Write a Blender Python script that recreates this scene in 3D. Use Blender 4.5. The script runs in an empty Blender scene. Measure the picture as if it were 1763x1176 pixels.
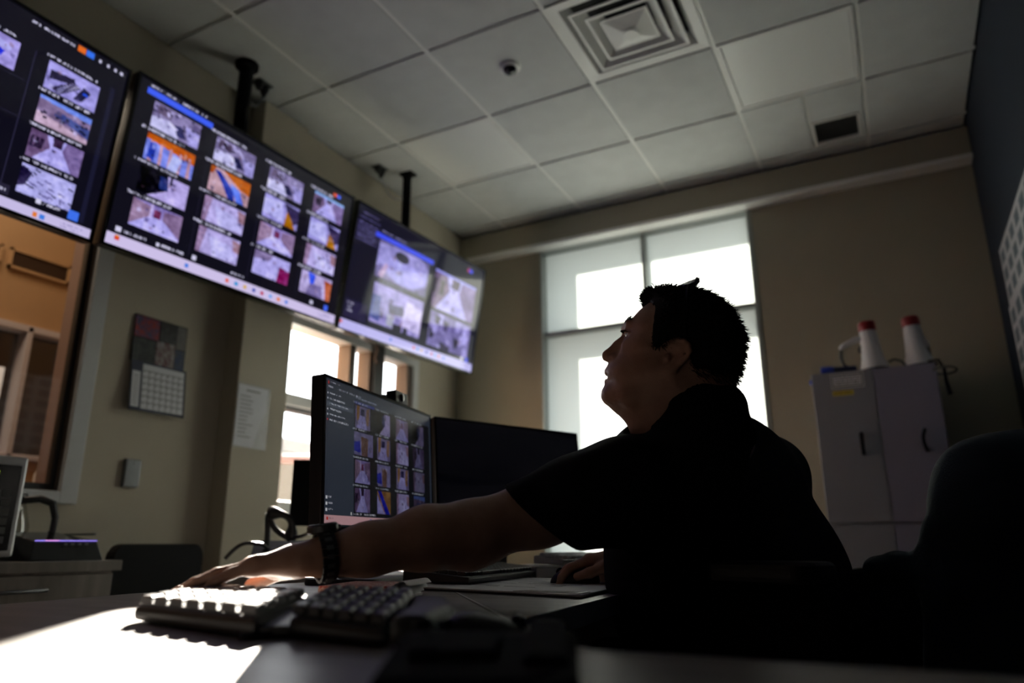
import bpy, bmesh, math, random
import numpy as np
from mathutils import Vector, Matrix

random.seed(7)
RNG = np.random.RandomState(11)
S = bpy.context.scene
COL = S.collection

# ------------------------------------------------------------------ camera
CAMZ = 0.825
FPX, YAW, PITCH, ROLL = 1245.21, 0.48401, 0.27342, -0.00322
_f = Vector((-math.sin(YAW) * math.cos(PITCH), math.cos(YAW) * math.cos(PITCH), math.sin(PITCH)))
_r = _f.cross(Vector((0, 0, 1))).normalized()
_u = _r.cross(_f)
CR = _r * math.cos(ROLL) + _u * math.sin(ROLL)
CU = -_r * math.sin(ROLL) + _u * math.cos(ROLL)
cam_data = bpy.data.cameras.new('camera')
cam = bpy.data.objects.new('camera', cam_data)
COL.objects.link(cam)
m = Matrix((CR, CU, -_f)).transposed().to_4x4()
m.translation = (0, 0, CAMZ)
cam.matrix_world = m
cam_data.sensor_width = 36
cam_data.lens = FPX * 36 / 1763
cam_data.clip_start = 0.02
cam_data.dof.use_dof = True
cam_data.dof.focus_distance = 1.32
cam_data.dof.aperture_fstop = 2.3
S.camera = cam

def at(px, py, d):
    """the place a pixel of the 1763x1176 photograph shows at a given depth"""
    return Vector((0, 0, CAMZ)) + (_f + CR * ((px - 881.5) / FPX) - CU * ((py - 588) / FPX)) * d

# ------------------------------------------------------------------ world, sun, exposure
S.view_settings.view_transform = 'Standard'
S.view_settings.look = 'None'
S.view_settings.gamma = 1
S.view_settings.use_curve_mapping = False
S.view_settings.exposure = 0.7
w = bpy.data.worlds.new('sky')
S.world = w
w.use_nodes = True
bg = w.node_tree.nodes['Background']
bg.inputs[0].default_value = (0.93, 0.97, 1.0, 1)
bg.inputs[1].default_value = 5.4
sd = bpy.data.lights.new('sun', 'SUN')
sun = bpy.data.objects.new('sun', sd)
COL.objects.link(sun)
SUNDIR = Vector((0.656, -0.755, -0.31)).normalized()
sun.rotation_euler = SUNDIR.to_track_quat('-Z', 'Y').to_euler()
sd.energy = 44
sd.angle = math.radians(0.6)
sd.color = (1.0, 0.92, 0.80)

# ------------------------------------------------------------------ materials
def mat(name, col, rough=0.6, metal=0.0, spec=0.5, bump=0, bscale=200, var=0.0, vscale=6, col2=None, emis=None, estr=0.0, coat=0.0):
    mm = bpy.data.materials.new(name)
    mm.use_nodes = True
    nt = mm.node_tree
    b = nt.nodes['Principled BSDF']
    c = (*col, 1)
    b.inputs['Base Color'].default_value = c
    b.inputs['Roughness'].default_value = rough
    b.inputs['Metallic'].default_value = metal
    b.inputs['Specular IOR Level'].default_value = spec
    if coat:
        b.inputs['Coat Weight'].default_value = coat
        b.inputs['Coat Roughness'].default_value = 0.08
    if emis:
        b.inputs['Emission Color'].default_value = (*emis, 1)
        b.inputs['Emission Strength'].default_value = estr
    tc = nt.nodes.new('ShaderNodeTexCoord')
    if var:
        n = nt.nodes.new('ShaderNodeTexNoise')
        n.inputs['Scale'].default_value = vscale
        n.inputs['Detail'].default_value = 4
        nt.links.new(tc.outputs['Object'], n.inputs['Vector'])
        r = nt.nodes.new('ShaderNodeValToRGB')
        c2 = col2 or tuple(x * (1 - var) for x in col)
        r.color_ramp.elements[0].color = (*c2, 1)
        r.color_ramp.elements[0].position = 0.35
        r.color_ramp.elements[1].color = c
        r.color_ramp.elements[1].position = 0.65
        nt.links.new(n.outputs[0], r.inputs[0])
        nt.links.new(r.outputs[0], b.inputs['Base Color'])
    if bump:
        n = nt.nodes.new('ShaderNodeTexNoise')
        n.inputs['Scale'].default_value = bscale
        n.inputs['Detail'].default_value = 3
        nt.links.new(tc.outputs['Object'], n.inputs['Vector'])
        bp_ = nt.nodes.new('ShaderNodeBump')
        bp_.inputs['Strength'].default_value = bump
        bp_.inputs['Distance'].default_value = 0.002
        nt.links.new(n.outputs[0], bp_.inputs['Height'])
        nt.links.new(bp_.outputs[0], b.inputs['Normal'])
    return mm

def wood(name, a, b_, rough=0.45, scale=(1, 1, 14)):
    mm = mat(name, a, rough)
    nt = mm.node_tree
    tc = nt.nodes.new('ShaderNodeTexCoord')
    mp = nt.nodes.new('ShaderNodeMapping')
    mp.inputs['Scale'].default_value = scale
    n = nt.nodes.new('ShaderNodeTexNoise')
    n.inputs['Scale'].default_value = 3
    n.inputs['Detail'].default_value = 6
    r = nt.nodes.new('ShaderNodeValToRGB')
    r.color_ramp.elements[0].position = 0.35
    r.color_ramp.elements[0].color = (*a, 1)
    r.color_ramp.elements[1].position = 0.65
    r.color_ramp.elements[1].color = (*b_, 1)
    nt.links.new(tc.outputs['Object'], mp.inputs[0])
    nt.links.new(mp.outputs[0], n.inputs['Vector'])
    nt.links.new(n.outputs[0], r.inputs[0])
    nt.links.new(r.outputs[0], nt.nodes['Principled BSDF'].inputs['Base Color'])
    return mm

def glass_mat(name, tint=(1, 1, 1)):
    mm = bpy.data.materials.new(name)
    mm.use_nodes = True
    nt = mm.node_tree
    nt.nodes.remove(nt.nodes['Principled BSDF'])
    t = nt.nodes.new('ShaderNodeBsdfTransparent')
    t.inputs[0].default_value = (*tint, 1)
    g = nt.nodes.new('ShaderNodeBsdfGlossy')
    g.inputs['Roughness'].default_value = 0.02
    lw = nt.nodes.new('ShaderNodeLayerWeight')
    lw.inputs[0].default_value = 0.25
    fr = nt.nodes.new('ShaderNodeMath'); fr.operation = 'MULTIPLY_ADD'
    fr.inputs[1].default_value = 0.5; fr.inputs[2].default_value = 0.02
    nt.links.new(lw.outputs['Facing'], fr.inputs[0])
    mx = nt.nodes.new('ShaderNodeMixShader')
    nt.links.new(fr.outputs[0], mx.inputs[0])
    nt.links.new(t.outputs[0], mx.inputs[1])
    nt.links.new(g.outputs[0], mx.inputs[2])
    nt.links.new(mx.outputs[0], nt.nodes['Material Output'].inputs[0])
    return mm

def film_mat(name, col, trans=0.0):
    mm = bpy.data.materials.new(name)
    mm.use_nodes = True
    nt = mm.node_tree
    nt.nodes.remove(nt.nodes['Principled BSDF'])
    t = nt.nodes.new('ShaderNodeBsdfTranslucent')
    t.inputs[0].default_value = (*col, 1)
    d = nt.nodes.new('ShaderNodeBsdfDiffuse')
    d.inputs[0].default_value = (0.6, 0.6, 0.57, 1)
    mx = nt.nodes.new('ShaderNodeMixShader')
    mx.inputs[0].default_value = 0.35
    nt.links.new(t.outputs[0], mx.inputs[1])
    nt.links.new(d.outputs[0], mx.inputs[2])
    nt.links.new(mx.outputs[0], nt.nodes['Material Output'].inputs[0])
    return mm

def screen_mat(name, strength, rough=0.16):
    mm = mat(name, (0.004, 0.004, 0.005), rough, spec=0.85)
    nt = mm.node_tree
    a = nt.nodes.new('ShaderNodeAttribute')
    a.attribute_name = 'picture'
    b = nt.nodes['Principled BSDF']
    nt.links.new(a.outputs['Color'], b.inputs['Emission Color'])
    b.inputs['Emission Strength'].default_value = strength
    return mm

M = dict(
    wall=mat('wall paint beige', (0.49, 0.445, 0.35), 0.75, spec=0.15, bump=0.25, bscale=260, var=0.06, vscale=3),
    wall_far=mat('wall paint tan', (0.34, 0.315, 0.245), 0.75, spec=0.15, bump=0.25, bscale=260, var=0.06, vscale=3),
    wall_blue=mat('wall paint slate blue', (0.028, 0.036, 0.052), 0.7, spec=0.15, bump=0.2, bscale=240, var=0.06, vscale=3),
    tile=mat('ceiling tile', (0.60, 0.615, 0.60), 0.9, bump=0.5, bscale=420, var=0.06, vscale=9),
    tbar=mat('ceiling bar', (0.76, 0.76, 0.73), 0.45),
    gap=mat('ceiling void', (0.05, 0.05, 0.05), 0.9),
    carpet=mat('carpet', (0.025, 0.026, 0.03), 0.95, bump=0.8, bscale=500, var=0.3, vscale=60),
    white_frame=mat('frame white', (0.55, 0.56, 0.56), 0.5, var=0.05),
    gasket=mat('black gasket', (0.012, 0.012, 0.012), 0.5),
    jamb=mat('jamb rose brown', (0.33, 0.2, 0.15), 0.55),
    alu=mat('window aluminium', (0.30, 0.32, 0.30), 0.4, 0.3),
    brown=mat('window post brown', (0.085, 0.06, 0.047), 0.5),
    dark_alu=mat('dark window post', (0.05, 0.05, 0.05), 0.4),
    glass=glass_mat('clear glass'),
    film=film_mat('frosted film', (0.54, 0.565, 0.555)),
    black=mat('black plastic', (0.012, 0.012, 0.013), 0.42),
    gloss=mat('black gloss plastic', (0.008, 0.008, 0.009), 0.16),
    matte=mat('black matte', (0.006, 0.006, 0.0065), 0.85, spec=0.15),
    key=mat('black key', (0.02, 0.02, 0.021), 0.45),
    key_white=mat('white key', (0.55, 0.56, 0.57), 0.5),
    white=mat('white plastic', (0.55, 0.55, 0.57), 0.42),
    red=mat('dark red plastic', (0.22, 0.012, 0.012), 0.4),
    blue=mat('blue plastic', (0.015, 0.045, 0.42), 0.4),
    desk=wood('desk laminate', (0.20, 0.185, 0.175), (0.28, 0.262, 0.25), 0.38, (2, 9, 1)),
    edge=mat('desk edge band', (0.52, 0.52, 0.52), 0.35),
    cred=wood('grey wood laminate', (0.16, 0.145, 0.125), (0.235, 0.215, 0.19), 0.5, (9, 9, 1)),
    steel=mat('brushed steel', (0.17, 0.175, 0.18), 0.45, 1.0),
    cab=mat('grey cabinet paint', (0.235, 0.24, 0.27), 0.5, spec=0.25, var=0.05),
    cab2=mat('grey cabinet paint violet', (0.22, 0.21, 0.275), 0.5, spec=0.25, var=0.05),
    paper=mat('paper', (0.66, 0.67, 0.70), 0.7, var=0.04, vscale=20),
    ink=mat('ink', (0.05, 0.05, 0.06), 0.7),
    yellow=mat('yellow sticker', (0.62, 0.46, 0.02), 0.6),
    sleeve=mat('clear sleeve', (0.42, 0.42, 0.42), 0.25),
    navy=mat('navy card', (0.012, 0.016, 0.045), 0.5),
    skin=mat('skin', (0.42, 0.225, 0.15), 0.5, bump=0.35, bscale=420, var=0.12, vscale=35, col2=(0.36, 0.175, 0.11)),
    shirt=mat('black cloth', (0.005, 0.005, 0.0055), 0.9, spec=0.15, bump=0.6, bscale=900),
    trousers=mat('dark trousers', (0.010, 0.010, 0.012), 0.9, bump=0.5, bscale=800),
    hair=mat('dark hair', (0.007, 0.006, 0.005), 0.7, spec=0.2),
    lens=mat('sunglass lens', (0.06, 0.06, 0.08), 0.12),
    eye=mat('eye white', (0.6, 0.58, 0.56), 0.12),
    iris=mat('iris', (0.04, 0.025, 0.015), 0.1),
    lip=mat('lip', (0.32, 0.13, 0.10), 0.45),
    jacket=mat('slate jacket', (0.05, 0.064, 0.085), 0.9, spec=0.2, bump=0.6, bscale=500, var=0.2, vscale=8),
    leather=mat('black leather', (0.012, 0.012, 0.012), 0.38, bump=0.7, bscale=130),
    cover_red=mat('red patterned cover', (0.34, 0.018, 0.02), 0.6, var=0.5, vscale=190, col2=(0.62, 0.5, 0.42)),
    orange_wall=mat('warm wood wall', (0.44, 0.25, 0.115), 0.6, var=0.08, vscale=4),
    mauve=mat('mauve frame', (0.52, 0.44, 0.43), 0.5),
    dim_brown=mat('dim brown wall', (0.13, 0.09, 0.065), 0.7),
    concrete=mat('outside paving', (0.24, 0.235, 0.22), 0.8, var=0.15, vscale=2),
    stucco=mat('outside stucco', (0.62, 0.55, 0.48), 0.8, var=0.06, vscale=2),
    rust=mat('rust red paint', (0.20, 0.06, 0.045), 0.35),
    display=mat('green display', (0.01, 0.01, 0.01), 0.2, emis=(0.55, 0.95, 0.05), estr=0.9),
    glow=mat('violet light strip', (0.02, 0.02, 0.02), 0.3, emis=(0.30, 0.22, 0.9), estr=0.9),
    glow2=mat('pink light', (0.02, 0.02, 0.02), 0.3, emis=(0.75, 0.3, 0.8), estr=0.9),
    blind_glow=mat('self-lit blind', (0.5, 0.42, 0.34), 0.6, emis=(0.62, 0.50, 0.40), estr=0.55),  # glow in the material stands in for daylight behind the blind
    carafe=glass_mat('carafe glass', (0.75, 0.75, 0.72)),
)

# ------------------------------------------------------------------ mesh helpers
class MB:
    def __init__(s):
        s.v = []; s.f = []; s.mi = []; s.cur = 0
    def add(s, vs, fs):
        o = len(s.v)
        s.v += [tuple(x) for x in vs]
        for f in fs:
            s.f.append(tuple(i + o for i in f)); s.mi.append(s.cur)
        return s
    def slot(s, i):
        s.cur = i; return s
    def box(s, x0, x1, y0, y1, z0, z1):
        v = [(x, y, z) for x in (x0, x1) for y in (y0, y1) for z in (z0, z1)]
        return s.add(v, [(0, 1, 3, 2), (4, 6, 7, 5), (0, 4, 5, 1), (2, 3, 7, 6), (0, 2, 6, 4), (1, 5, 7, 3)])
    def obox(s, c, ax, half):
        c = Vector(c); a = [Vector(x) * h for x, h in zip(ax, half)]
        v = [c + a[0] * i + a[1] * j + a[2] * k for i in (-1, 1) for j in (-1, 1) for k in (-1, 1)]
        return s.add(v, [(0, 1, 3, 2), (4, 6, 7, 5), (0, 4, 5, 1), (2, 3, 7, 6), (0, 2, 6, 4), (1, 5, 7, 3)])
    def prism(s, pts, a, b, n, O, d0, d1):
        """polygon pts (2D on axes a,b from O) extruded along n from d0 to d1"""
        O = Vector(O); a = Vector(a); b = Vector(b); n = Vector(n)
        k = len(pts)
        v = [O + a * p[0] + b * p[1] + n * d for d in (d0, d1) for p in pts]
        f = [tuple(range(k - 1, -1, -1)), tuple(range(k, 2 * k))]
        f += [(i, (i + 1) % k, k + (i + 1) % k, k + i) for i in range(k)]
        return s.add(v, f)
    def tube(s, pts, r, n=10, cap=True):
        pts = [Vector(p) for p in pts]
        rs = r if isinstance(r, (list, tuple)) else [r] * len(pts)
        vs = []; prev = None
        for i, p in enumerate(pts):
            t = (pts[min(i + 1, len(pts) - 1)] - pts[max(i - 1, 0)]).normalized()
            if prev is None:
                x = t.orthogonal().normalized()
            else:
                x = (prev - t * prev.dot(t)).normalized()
            prev = x; y = t.cross(x)
            vs += [p + (x * math.cos(2 * math.pi * k / n) + y * math.sin(2 * math.pi * k / n)) * rs[i] for k in range(n)]
        fs = [(i * n + k, i * n + (k + 1) % n, (i + 1) * n + (k + 1) % n, (i + 1) * n + k) for i in range(len(pts) - 1) for k in range(n)]
        if cap:
            fs += [tuple(range(n - 1, -1, -1)), tuple((len(pts) - 1) * n + k for k in range(n))]
        return s.add(vs, fs)
    def lathe(s, prof, O, n=24, ax=(0, 0, 1)):
        O = Vector(O); ax = Vector(ax).normalized()
        x = ax.orthogonal().normalized(); y = ax.cross(x)
        vs = [O + ax * h + (x * math.cos(2 * math.pi * k / n) + y * math.sin(2 * math.pi * k / n)) * max(r, 1e-4) for r, h in prof for k in range(n)]
        L = len(prof)
        fs = [(i * n + k, i * n + (k + 1) % n, (i + 1) * n + (k + 1) % n, (i + 1) * n + k) for i in range(L - 1) for k in range(n)]
        fs += [tuple(range(n - 1, -1, -1)), tuple((L - 1) * n + k for k in range(n))]
        return s.add(vs, fs)
    def build(s, name, material, parent=None, bevel=0, seg=2, smooth=False):
        off = Vector((0, 0, 0))
        q = parent
        while q is not None:
            off += q.location; q = q.parent
        me = bpy.data.meshes.new(name)
        me.from_pydata([Vector(v) - off for v in s.v], [], s.f)
        ms = material if isinstance(material, (list, tuple)) else [material]
        for x in ms:
            me.materials.append(x)
        if len(ms) > 1:
            me.polygons.foreach_set('material_index', s.mi)
        bm = bmesh.new(); bm.from_mesh(me)
        bmesh.ops.recalc_face_normals(bm, faces=bm.faces)
        if bevel:
            ed = [e for e in bm.edges if len(e.link_faces) == 2 and e.calc_face_angle(0) > 0.6]
            bmesh.ops.bevel(bm, geom=ed, offset=bevel, segments=seg, affect='EDGES', profile=0.6, clamp_overlap=True)
        bm.to_mesh(me); bm.free()
        if smooth:
            me.polygons.foreach_set('use_smooth', [True] * len(me.polygons))
            if smooth != 2:
                me.set_sharp_from_angle(angle=0.7)
        o = bpy.data.objects.new(name, me)
        COL.objects.link(o)
        if parent is not None:
            o.parent = parent
        return o

def tag(o, label=None, cat=None, group=None, kind=None):
    if label: o['label'] = label
    if cat: o['category'] = cat
    if group: o['group'] = group
    if kind: o['kind'] = kind
    return o

def thing(name, loc, label, cat, group=None):
    o = bpy.data.objects.new(name, None)
    o.empty_display_size = 0.05
    COL.objects.link(o)
    o.location = loc
    return tag(o, label, cat, group)

def struct(o):
    o['kind'] = 'structure'; return o

def copy_tree(o, parent=None):
    c = o.copy(); COL.objects.link(c)
    if parent is not None: c.parent = parent
    for ch in list(o.children): copy_tree(ch, c)
    return c

#==STRUCTURE==
XL, XR, YF, YB, ZC = -2.78, 0.59, 4.41, -3.4, 3.086
W1 = (-1.2, 1.64, 1.02, 2.75)      # interior glazing in the left wall: y0 y1 z0 z1
W2 = (2.66, 3.92, 0.98, 2.025)       # outside window in the left wall
W3 = (-2.09, -0.61, 0.62, 2.88)    # frosted window in the far wall: x0 x1 z0 z1
T = 0.115
struct(MB().box(-6.2, XR + T, YB - T, YF + T, -0.12, 0).build('floor', M['carpet']))
b = MB()
ys = [YB - T, W1[0], W1[1], W2[0], W2[1], YF + T]
for y0, y1, hole in zip(ys[:-1], ys[1:], (None, W1, None, W2, None)):
    if hole:
        b.box(XL - T, XL, y0, y1, 0, hole[2]); b.box(XL - T, XL, y0, y1, hole[3], ZC + 0.1)
    else:
        b.box(XL - T, XL, y0, y1, 0, ZC + 0.1)
struct(b.build('wall_left', M['wall']))
b = MB()
b.box(XL, W3[0], YF, YF + T, 0, ZC + 0.1); b.box(W3[1], XR, YF, YF + T, 0, ZC + 0.1)
b.box(W3[0], W3[1], YF, YF + T, 0, W3[2]); b.box(W3[0], W3[1], YF, YF + T, W3[3], ZC + 0.1)
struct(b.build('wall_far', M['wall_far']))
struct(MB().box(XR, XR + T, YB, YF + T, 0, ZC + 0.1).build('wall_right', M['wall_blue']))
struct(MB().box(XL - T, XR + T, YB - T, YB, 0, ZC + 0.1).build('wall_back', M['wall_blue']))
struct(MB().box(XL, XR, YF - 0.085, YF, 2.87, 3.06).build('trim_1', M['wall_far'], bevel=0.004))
struct(MB().box(XL, XR, YF - 0.10, YF, 2.862, 2.888).build('trim_2', M['tbar'], bevel=0.003))
struct(MB().box(XL, XL + 0.105, 2.33, 2.645, 0, 3.07).build('pilaster', M['wall'], bevel=0.006))
struct(MB().box(XL + 0.0, XL + 0.07, 2.645, 4.41, 2.86, 3.075).build('trim_3', M['wall'], bevel=0.004))
b = MB(); b.box(XL, XL + 0.012, YB, 2.33, 0, 0.1); b.box(XL, XL + 0.012, 2.645, YF, 0, 0.1)
struct(b.build('baseboard_left', M['black']))
struct(MB().box(XL, XR, YF - 0.012, YF, 0, 0.1).build('baseboard_far', M['black']))
struct(MB().box(XR - 0.012, XR, YB, YF, 0, 0.1).build('baseboard_right', M['black']))

# suspended ceiling: dropped-edge tiles in 0.61 m cells, bars set back in the gaps
XI = [-2.341 - 0.61, -2.341, -1.731, -1.121, -0.511, 0.0994, 0.7094]
YJ = [1.804 + 0.61 * k for k in range(-10, 6)]
SPECIAL = {(3, 8): 'vent', (4, 9): 'light', (4, 10): 'split'}
b = MB(); bars = MB()
SP = {}
for i in range(len(XI) - 1):
    for j in range(len(YJ) - 1):
        x0, x1, y0, y1 = max(XI[i], XL), min(XI[i + 1], XR), max(YJ[j], YB), min(YJ[j + 1], YF)
        if x1 - x0 < 0.03 or y1 - y0 < 0.03: continue
        g = 0.012
        cx_, cy_ = (x0 + x1) / 2, (y0 + y1) / 2
        if abs(cx_ + 0.816) < .02 and abs(cy_ - 2.719) < .02: SP['vent'] = (x0, x1, y0, y1); continue
        if abs(cx_ + 0.206) < .02 and abs(cy_ - 3.329) < .02: SP['light'] = (x0, x1, y0, y1); continue
        if abs(cx_ + 2.036) < .35 and abs(cx_ + 2.036) < .02 and abs(cy_ - 3.329) < .02: SP['light2'] = (x0, x1, y0, y1); continue
        if abs(cx_ + 0.206) < .02 and abs(cy_ - 3.939) < .02: SP['split'] = (x0, x1, y0, y1); continue
        b.box(x0 + g, x1 - g, y0 + g, y1 - g, ZC, ZC + 0.02)
x0, x1, y0, y1 = SP['split']; xm = (x0 + x1) / 2 + 0.02
b.box(x0 + .009, xm - .009, y0 + .009, y1 - .009, ZC, ZC + .02)
vx0, vx1, vy0, vy1 = -0.165, 0.055, 3.955, 4.185
b.box(xm + .009, x1 - .009, y0 + .009, vy0 - .02, ZC, ZC + .02)
b.box(xm + .009, vx0 - .012, vy0 - .02, y1 - .009, ZC, ZC + .02)
b.box(vx1 + .012, x1 - .009, vy0 - .02, y1 - .009, ZC, ZC + .02)
b.box(vx0 - .012, vx1 + .012, vy1 + .02, y1 - .009, ZC, ZC + .02)
struct(b.build('ceiling', M['tile'], bevel=0.004, seg=1))
for x in XI[1:-1]: bars.box(x - .013, x + .013, YB, YF, ZC + .0055, ZC + .017)
for y in YJ[1:]:
    if YB < y < YF: bars.box(XL, XR, y - .013, y + .013, ZC + .0125, ZC + .017)
bars.box(xm - .013, xm + .013, y0, y1, ZC + .007, ZC + .012)
struct(bars.build('ceiling_grid', M['tbar']))
struct(MB().box(-6.2, XR + T, YB - T, YF + T, ZC + 0.1, ZC + 0.25).build('ceiling_void', M['gap']))

# air diffuser: nested pyramidal louvres round a raised plate
x0, x1, y0, y1 = SP['vent']
cx_, cy_ = (x0 + x1) / 2, (y0 + y1) / 2
t = thing('ceiling_diffuser', (cx_, cy_, ZC), 'white square air diffuser with nested louvre rings in the ceiling', 'air vent')
def frustum(mb, h0, z0, h1, z1, th=0.004):
    for sx, sy in ((1, 0), (-1, 0), (0, 1), (0, -1)):
        def P(h, k, z): return (cx_ + (sx * h if sx else k), cy_ + (sy * h if sy else k), z)
        v = [P(h0, -h0, z0), P(h0, h0, z0), P(h1, h1, z1), P(h1, -h1, z1)]
        v2 = [(a[0], a[1], a[2] + th) for a in v]
        mb.add(v + v2, [(0, 1, 2, 3), (7, 6, 5, 4), (0, 4, 5, 1), (1, 5, 6, 2), (2, 6, 7, 3), (3, 7, 4, 0)])
b = MB(); frustum(b, 0.296, ZC - 0.002, 0.25, ZC + 0.002); frustum(b, 0.25, ZC + .002, 0.22, ZC + 0.06); b.build('frame', M['tbar'], t)
for h in (0.218, 0.160):
    b = MB(); frustum(b, h, ZC - 0.012, h - 0.013, ZC - 0.012, .003); frustum(b, h - 0.013, ZC - 0.012, h - 0.062, ZC + 0.045); b.build('louvre', M['tbar'], t)
b = MB(); frustum(b, 0.108, ZC - 0.006, 0.1, ZC - 0.006, .003); frustum(b, 0.1, ZC - 0.006, 0.035, ZC - 0.028)
b.box(cx_ - .036, cx_ + .036, cy_ - .036, cy_ + .036, ZC - .031, ZC - .026)
b.build('centre_plate', M['tbar'], t)
b = MB(); b.lathe([(0.034, -.006), (0.034, 0), (.028, 0)], (cx_, cy_, ZC - .031)); b.build('knob', M['tbar'], t)
MB().box(x0 + .01, x1 - .01, y0 + .01, y1 - .01, ZC + .07, ZC + .08).build('duct_throat', M['gap'], t)

for key, lab in (('light', 'unlit flat ceiling light panel beside the air diffuser, nearer the blue wall'), ('light2', 'unlit pale ceiling light panel towards the far left corner')):
    x0, x1, y0, y1 = SP[key]
    t = thing('ceiling_light', ((x0 + x1) / 2, (y0 + y1) / 2, ZC), lab, 'ceiling light', 'unlit ceiling light panels')
    b = MB()
    for a in ((x0 + .008, x1 - .008, y0 + .008, y0 + .028), (x0 + .008, x1 - .008, y1 - .028, y1 - .008), (x0 + .008, x0 + .028, y0 + .028, y1 - .028), (x1 - .028, x1 - .008, y0 + .028, y1 - .028)):
        b.box(*a, ZC - .002, ZC + .02)
    b.build('frame', M['tbar'], t, bevel=.002)
    MB().box(x0 + .03, x1 - .03, y0 + .03, y1 - .03, ZC + .002, ZC + .008).build('diffuser', mat('light diffuser', (0.80, 0.81, 0.78), 0.35), t)

t = thing('return_air_grille', ((vx0 + vx1) / 2, (vy0 + vy1) / 2, ZC), 'small dark rectangular grille set in a ceiling tile', 'air vent')
b = MB()
b.box(vx0 - .012, vx1 + .012, vy0 - .012, vy0, ZC - .003, ZC + .01); b.box(vx0 - .012, vx1 + .012, vy1, vy1 + .012, ZC - .003, ZC + .01)
b.box(vx0 - .012, vx0, vy0, vy1, ZC - .003, ZC + .01); b.box(vx1, vx1 + .012, vy0, vy1, ZC - .003, ZC + .01)
b.build('frame', M['tbar'], t)
b = MB()
for k in range(14):
    y = vy0 + .008 + k * (vy1 - vy0) / 14
    b.obox(((vx0 + vx1) / 2, y, ZC + .006), ((1, 0, 0), (0, .8, .6), (0, -.6, .8)), ((vx1 - vx0) / 2, .005, .0006))
b.build('louvre_blades', mat('dark grille', (0.06, 0.065, 0.06), 0.5), t)
MB().box(vx0, vx1, vy0, vy1, ZC + .02, ZC + .024).build('backing', M['gap'], t)

t = thing('smoke_detector', (-1.428, 2.705, ZC), 'small round ceiling sensor with dark dome', 'smoke detector')
MB().lathe([(.05, 0), (.05, -.008), (.042, -.014)], (-1.428, 2.705, ZC), 28).build('base', M['tbar'], t, smooth=True)
MB().lathe([(.034, -.012), (.034, -.022), (.028, -.032), (.016, -.038), (.002, -.04)], (-1.428, 2.705, ZC), 28).build('dome', M['gloss'], t, smooth=True)

# ---- window_1: interior glazing towards the warm room next door
t = thing('window_1', (XL, (W1[0] + W1[1]) / 2, W1[2]), None, None); struct(t)
b = MB()
fy0, fy1, fz0, fz1 = W1[0] - .068, W1[1] + .068, W1[2] - .045, W1[3] + .05
b.box(XL - .0, XL + .022, W1[1], fy1, fz0, fz1); b.box(XL, XL + .022, fy0, W1[0], fz0, fz1)
b.box(XL, XL + .022, W1[0], W1[1], fz0, W1[2]); b.box(XL, XL + .022, W1[0], W1[1], W1[3], fz1)
b.build('frame', M['white_frame'], t, bevel=.004)
b = MB()
b.box(XL - T, XL + .001, W1[1] - .006, W1[1], W1[2], W1[3]); b.box(XL - T, XL + .001, W1[0], W1[1], W1[2], W1[2] + .006)
b.build('reveal', M['brown'], t)
b = MB()
xg = XL - .03
for d in (0,):
    b.box(xg - .016, xg + .016, W1[1] - .024, W1[1] - .005, W1[2], W1[3]); b.box(xg - .016, xg + .016, W1[0], W1[1] - .02, W1[2] + .005, W1[2] + .028)
    b.box(xg - .02, xg + .02, W1[0], W1[0] + .03, W1[2], W1[3]); b.box(xg - .02, xg + .02, W1[0], W1[1], W1[3] - .03, W1[3])
b.build('gasket', M['gasket'], t)
MB().box(xg - .003, xg + .003, W1[0], W1[1] - .03, W1[2] + .02, W1[3]).build('pane', M['glass'], t)
b = MB(); b.box(XL - T, XL - .05, W1[1] - .022, W1[1] - .005, W1[2], W1[3]); b.build('jamb', M['jamb'], t)

# room next door
AX = -4.0
b = MB()
wy0, wy1, wz0, wz1 = 1.15, 2.31, 1.25, 1.945
b.box(AX - .1, AX, YB - T, wy0, 0, 3.2); b.box(AX - .1, AX, wy1, 2.62, 0, 3.2)
b.box(AX - .1, AX, wy0, wy1, 0, wz0); b.box(AX - .1, AX, wy0, wy1, wz1, 3.2)
struct(b.build('wall_adjacent', M['orange_wall']))
struct(MB().box(AX, XL - T, 2.52, 2.62, 0, 3.186).build('wall_adjacent_side', M['orange_wall']))
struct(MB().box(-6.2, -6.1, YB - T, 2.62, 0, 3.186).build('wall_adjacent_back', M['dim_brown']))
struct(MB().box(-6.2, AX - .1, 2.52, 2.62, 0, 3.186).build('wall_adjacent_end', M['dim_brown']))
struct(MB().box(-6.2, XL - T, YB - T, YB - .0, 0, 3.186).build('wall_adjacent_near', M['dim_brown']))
t = struct(thing('window_4', (AX, (wy0 + wy1) / 2, wz0), None, None))
b = MB()
for y in (1.16, 1.60, 2.07): b.box(AX - .06, AX + .03, y - .014, y + .014, wz0, wz1)
b.box(AX - .06, AX + .03, 2.285, 2.31, wz0, wz1)
b.box(AX - .06, AX + .03, wy0, wy1, wz1 - .03, wz1 + .005); b.box(AX - .06, AX + .03, wy0, wy1, wz0, wz0 + .028)
b.build('frame', M['mauve'], t, bevel=.003)
MB().box(AX - .04, AX - .034, wy0, wy1, wz0, wz1).build('pane', M['glass'], t)
for k, (y0, y1, z0, z1, lab) in enumerate(((2.55, 2.9, 1.50, 1.92, 0), (1.35, 2.1, 1.45, 1.9, 0))):
    pass
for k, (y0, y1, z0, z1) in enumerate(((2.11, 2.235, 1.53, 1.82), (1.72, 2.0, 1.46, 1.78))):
    o = MB().box(AX - .5, AX - .49, y0, y1, z0, z1).build('window_blind', M['blind_glow'])
    tag(o, ('small self-lit blind seen deep through the inner window, right of its post', 'wide self-lit blind seen deep through the inner window, left of its post')[k], 'blind', 'self-lit blinds beyond the inner window')
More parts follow.
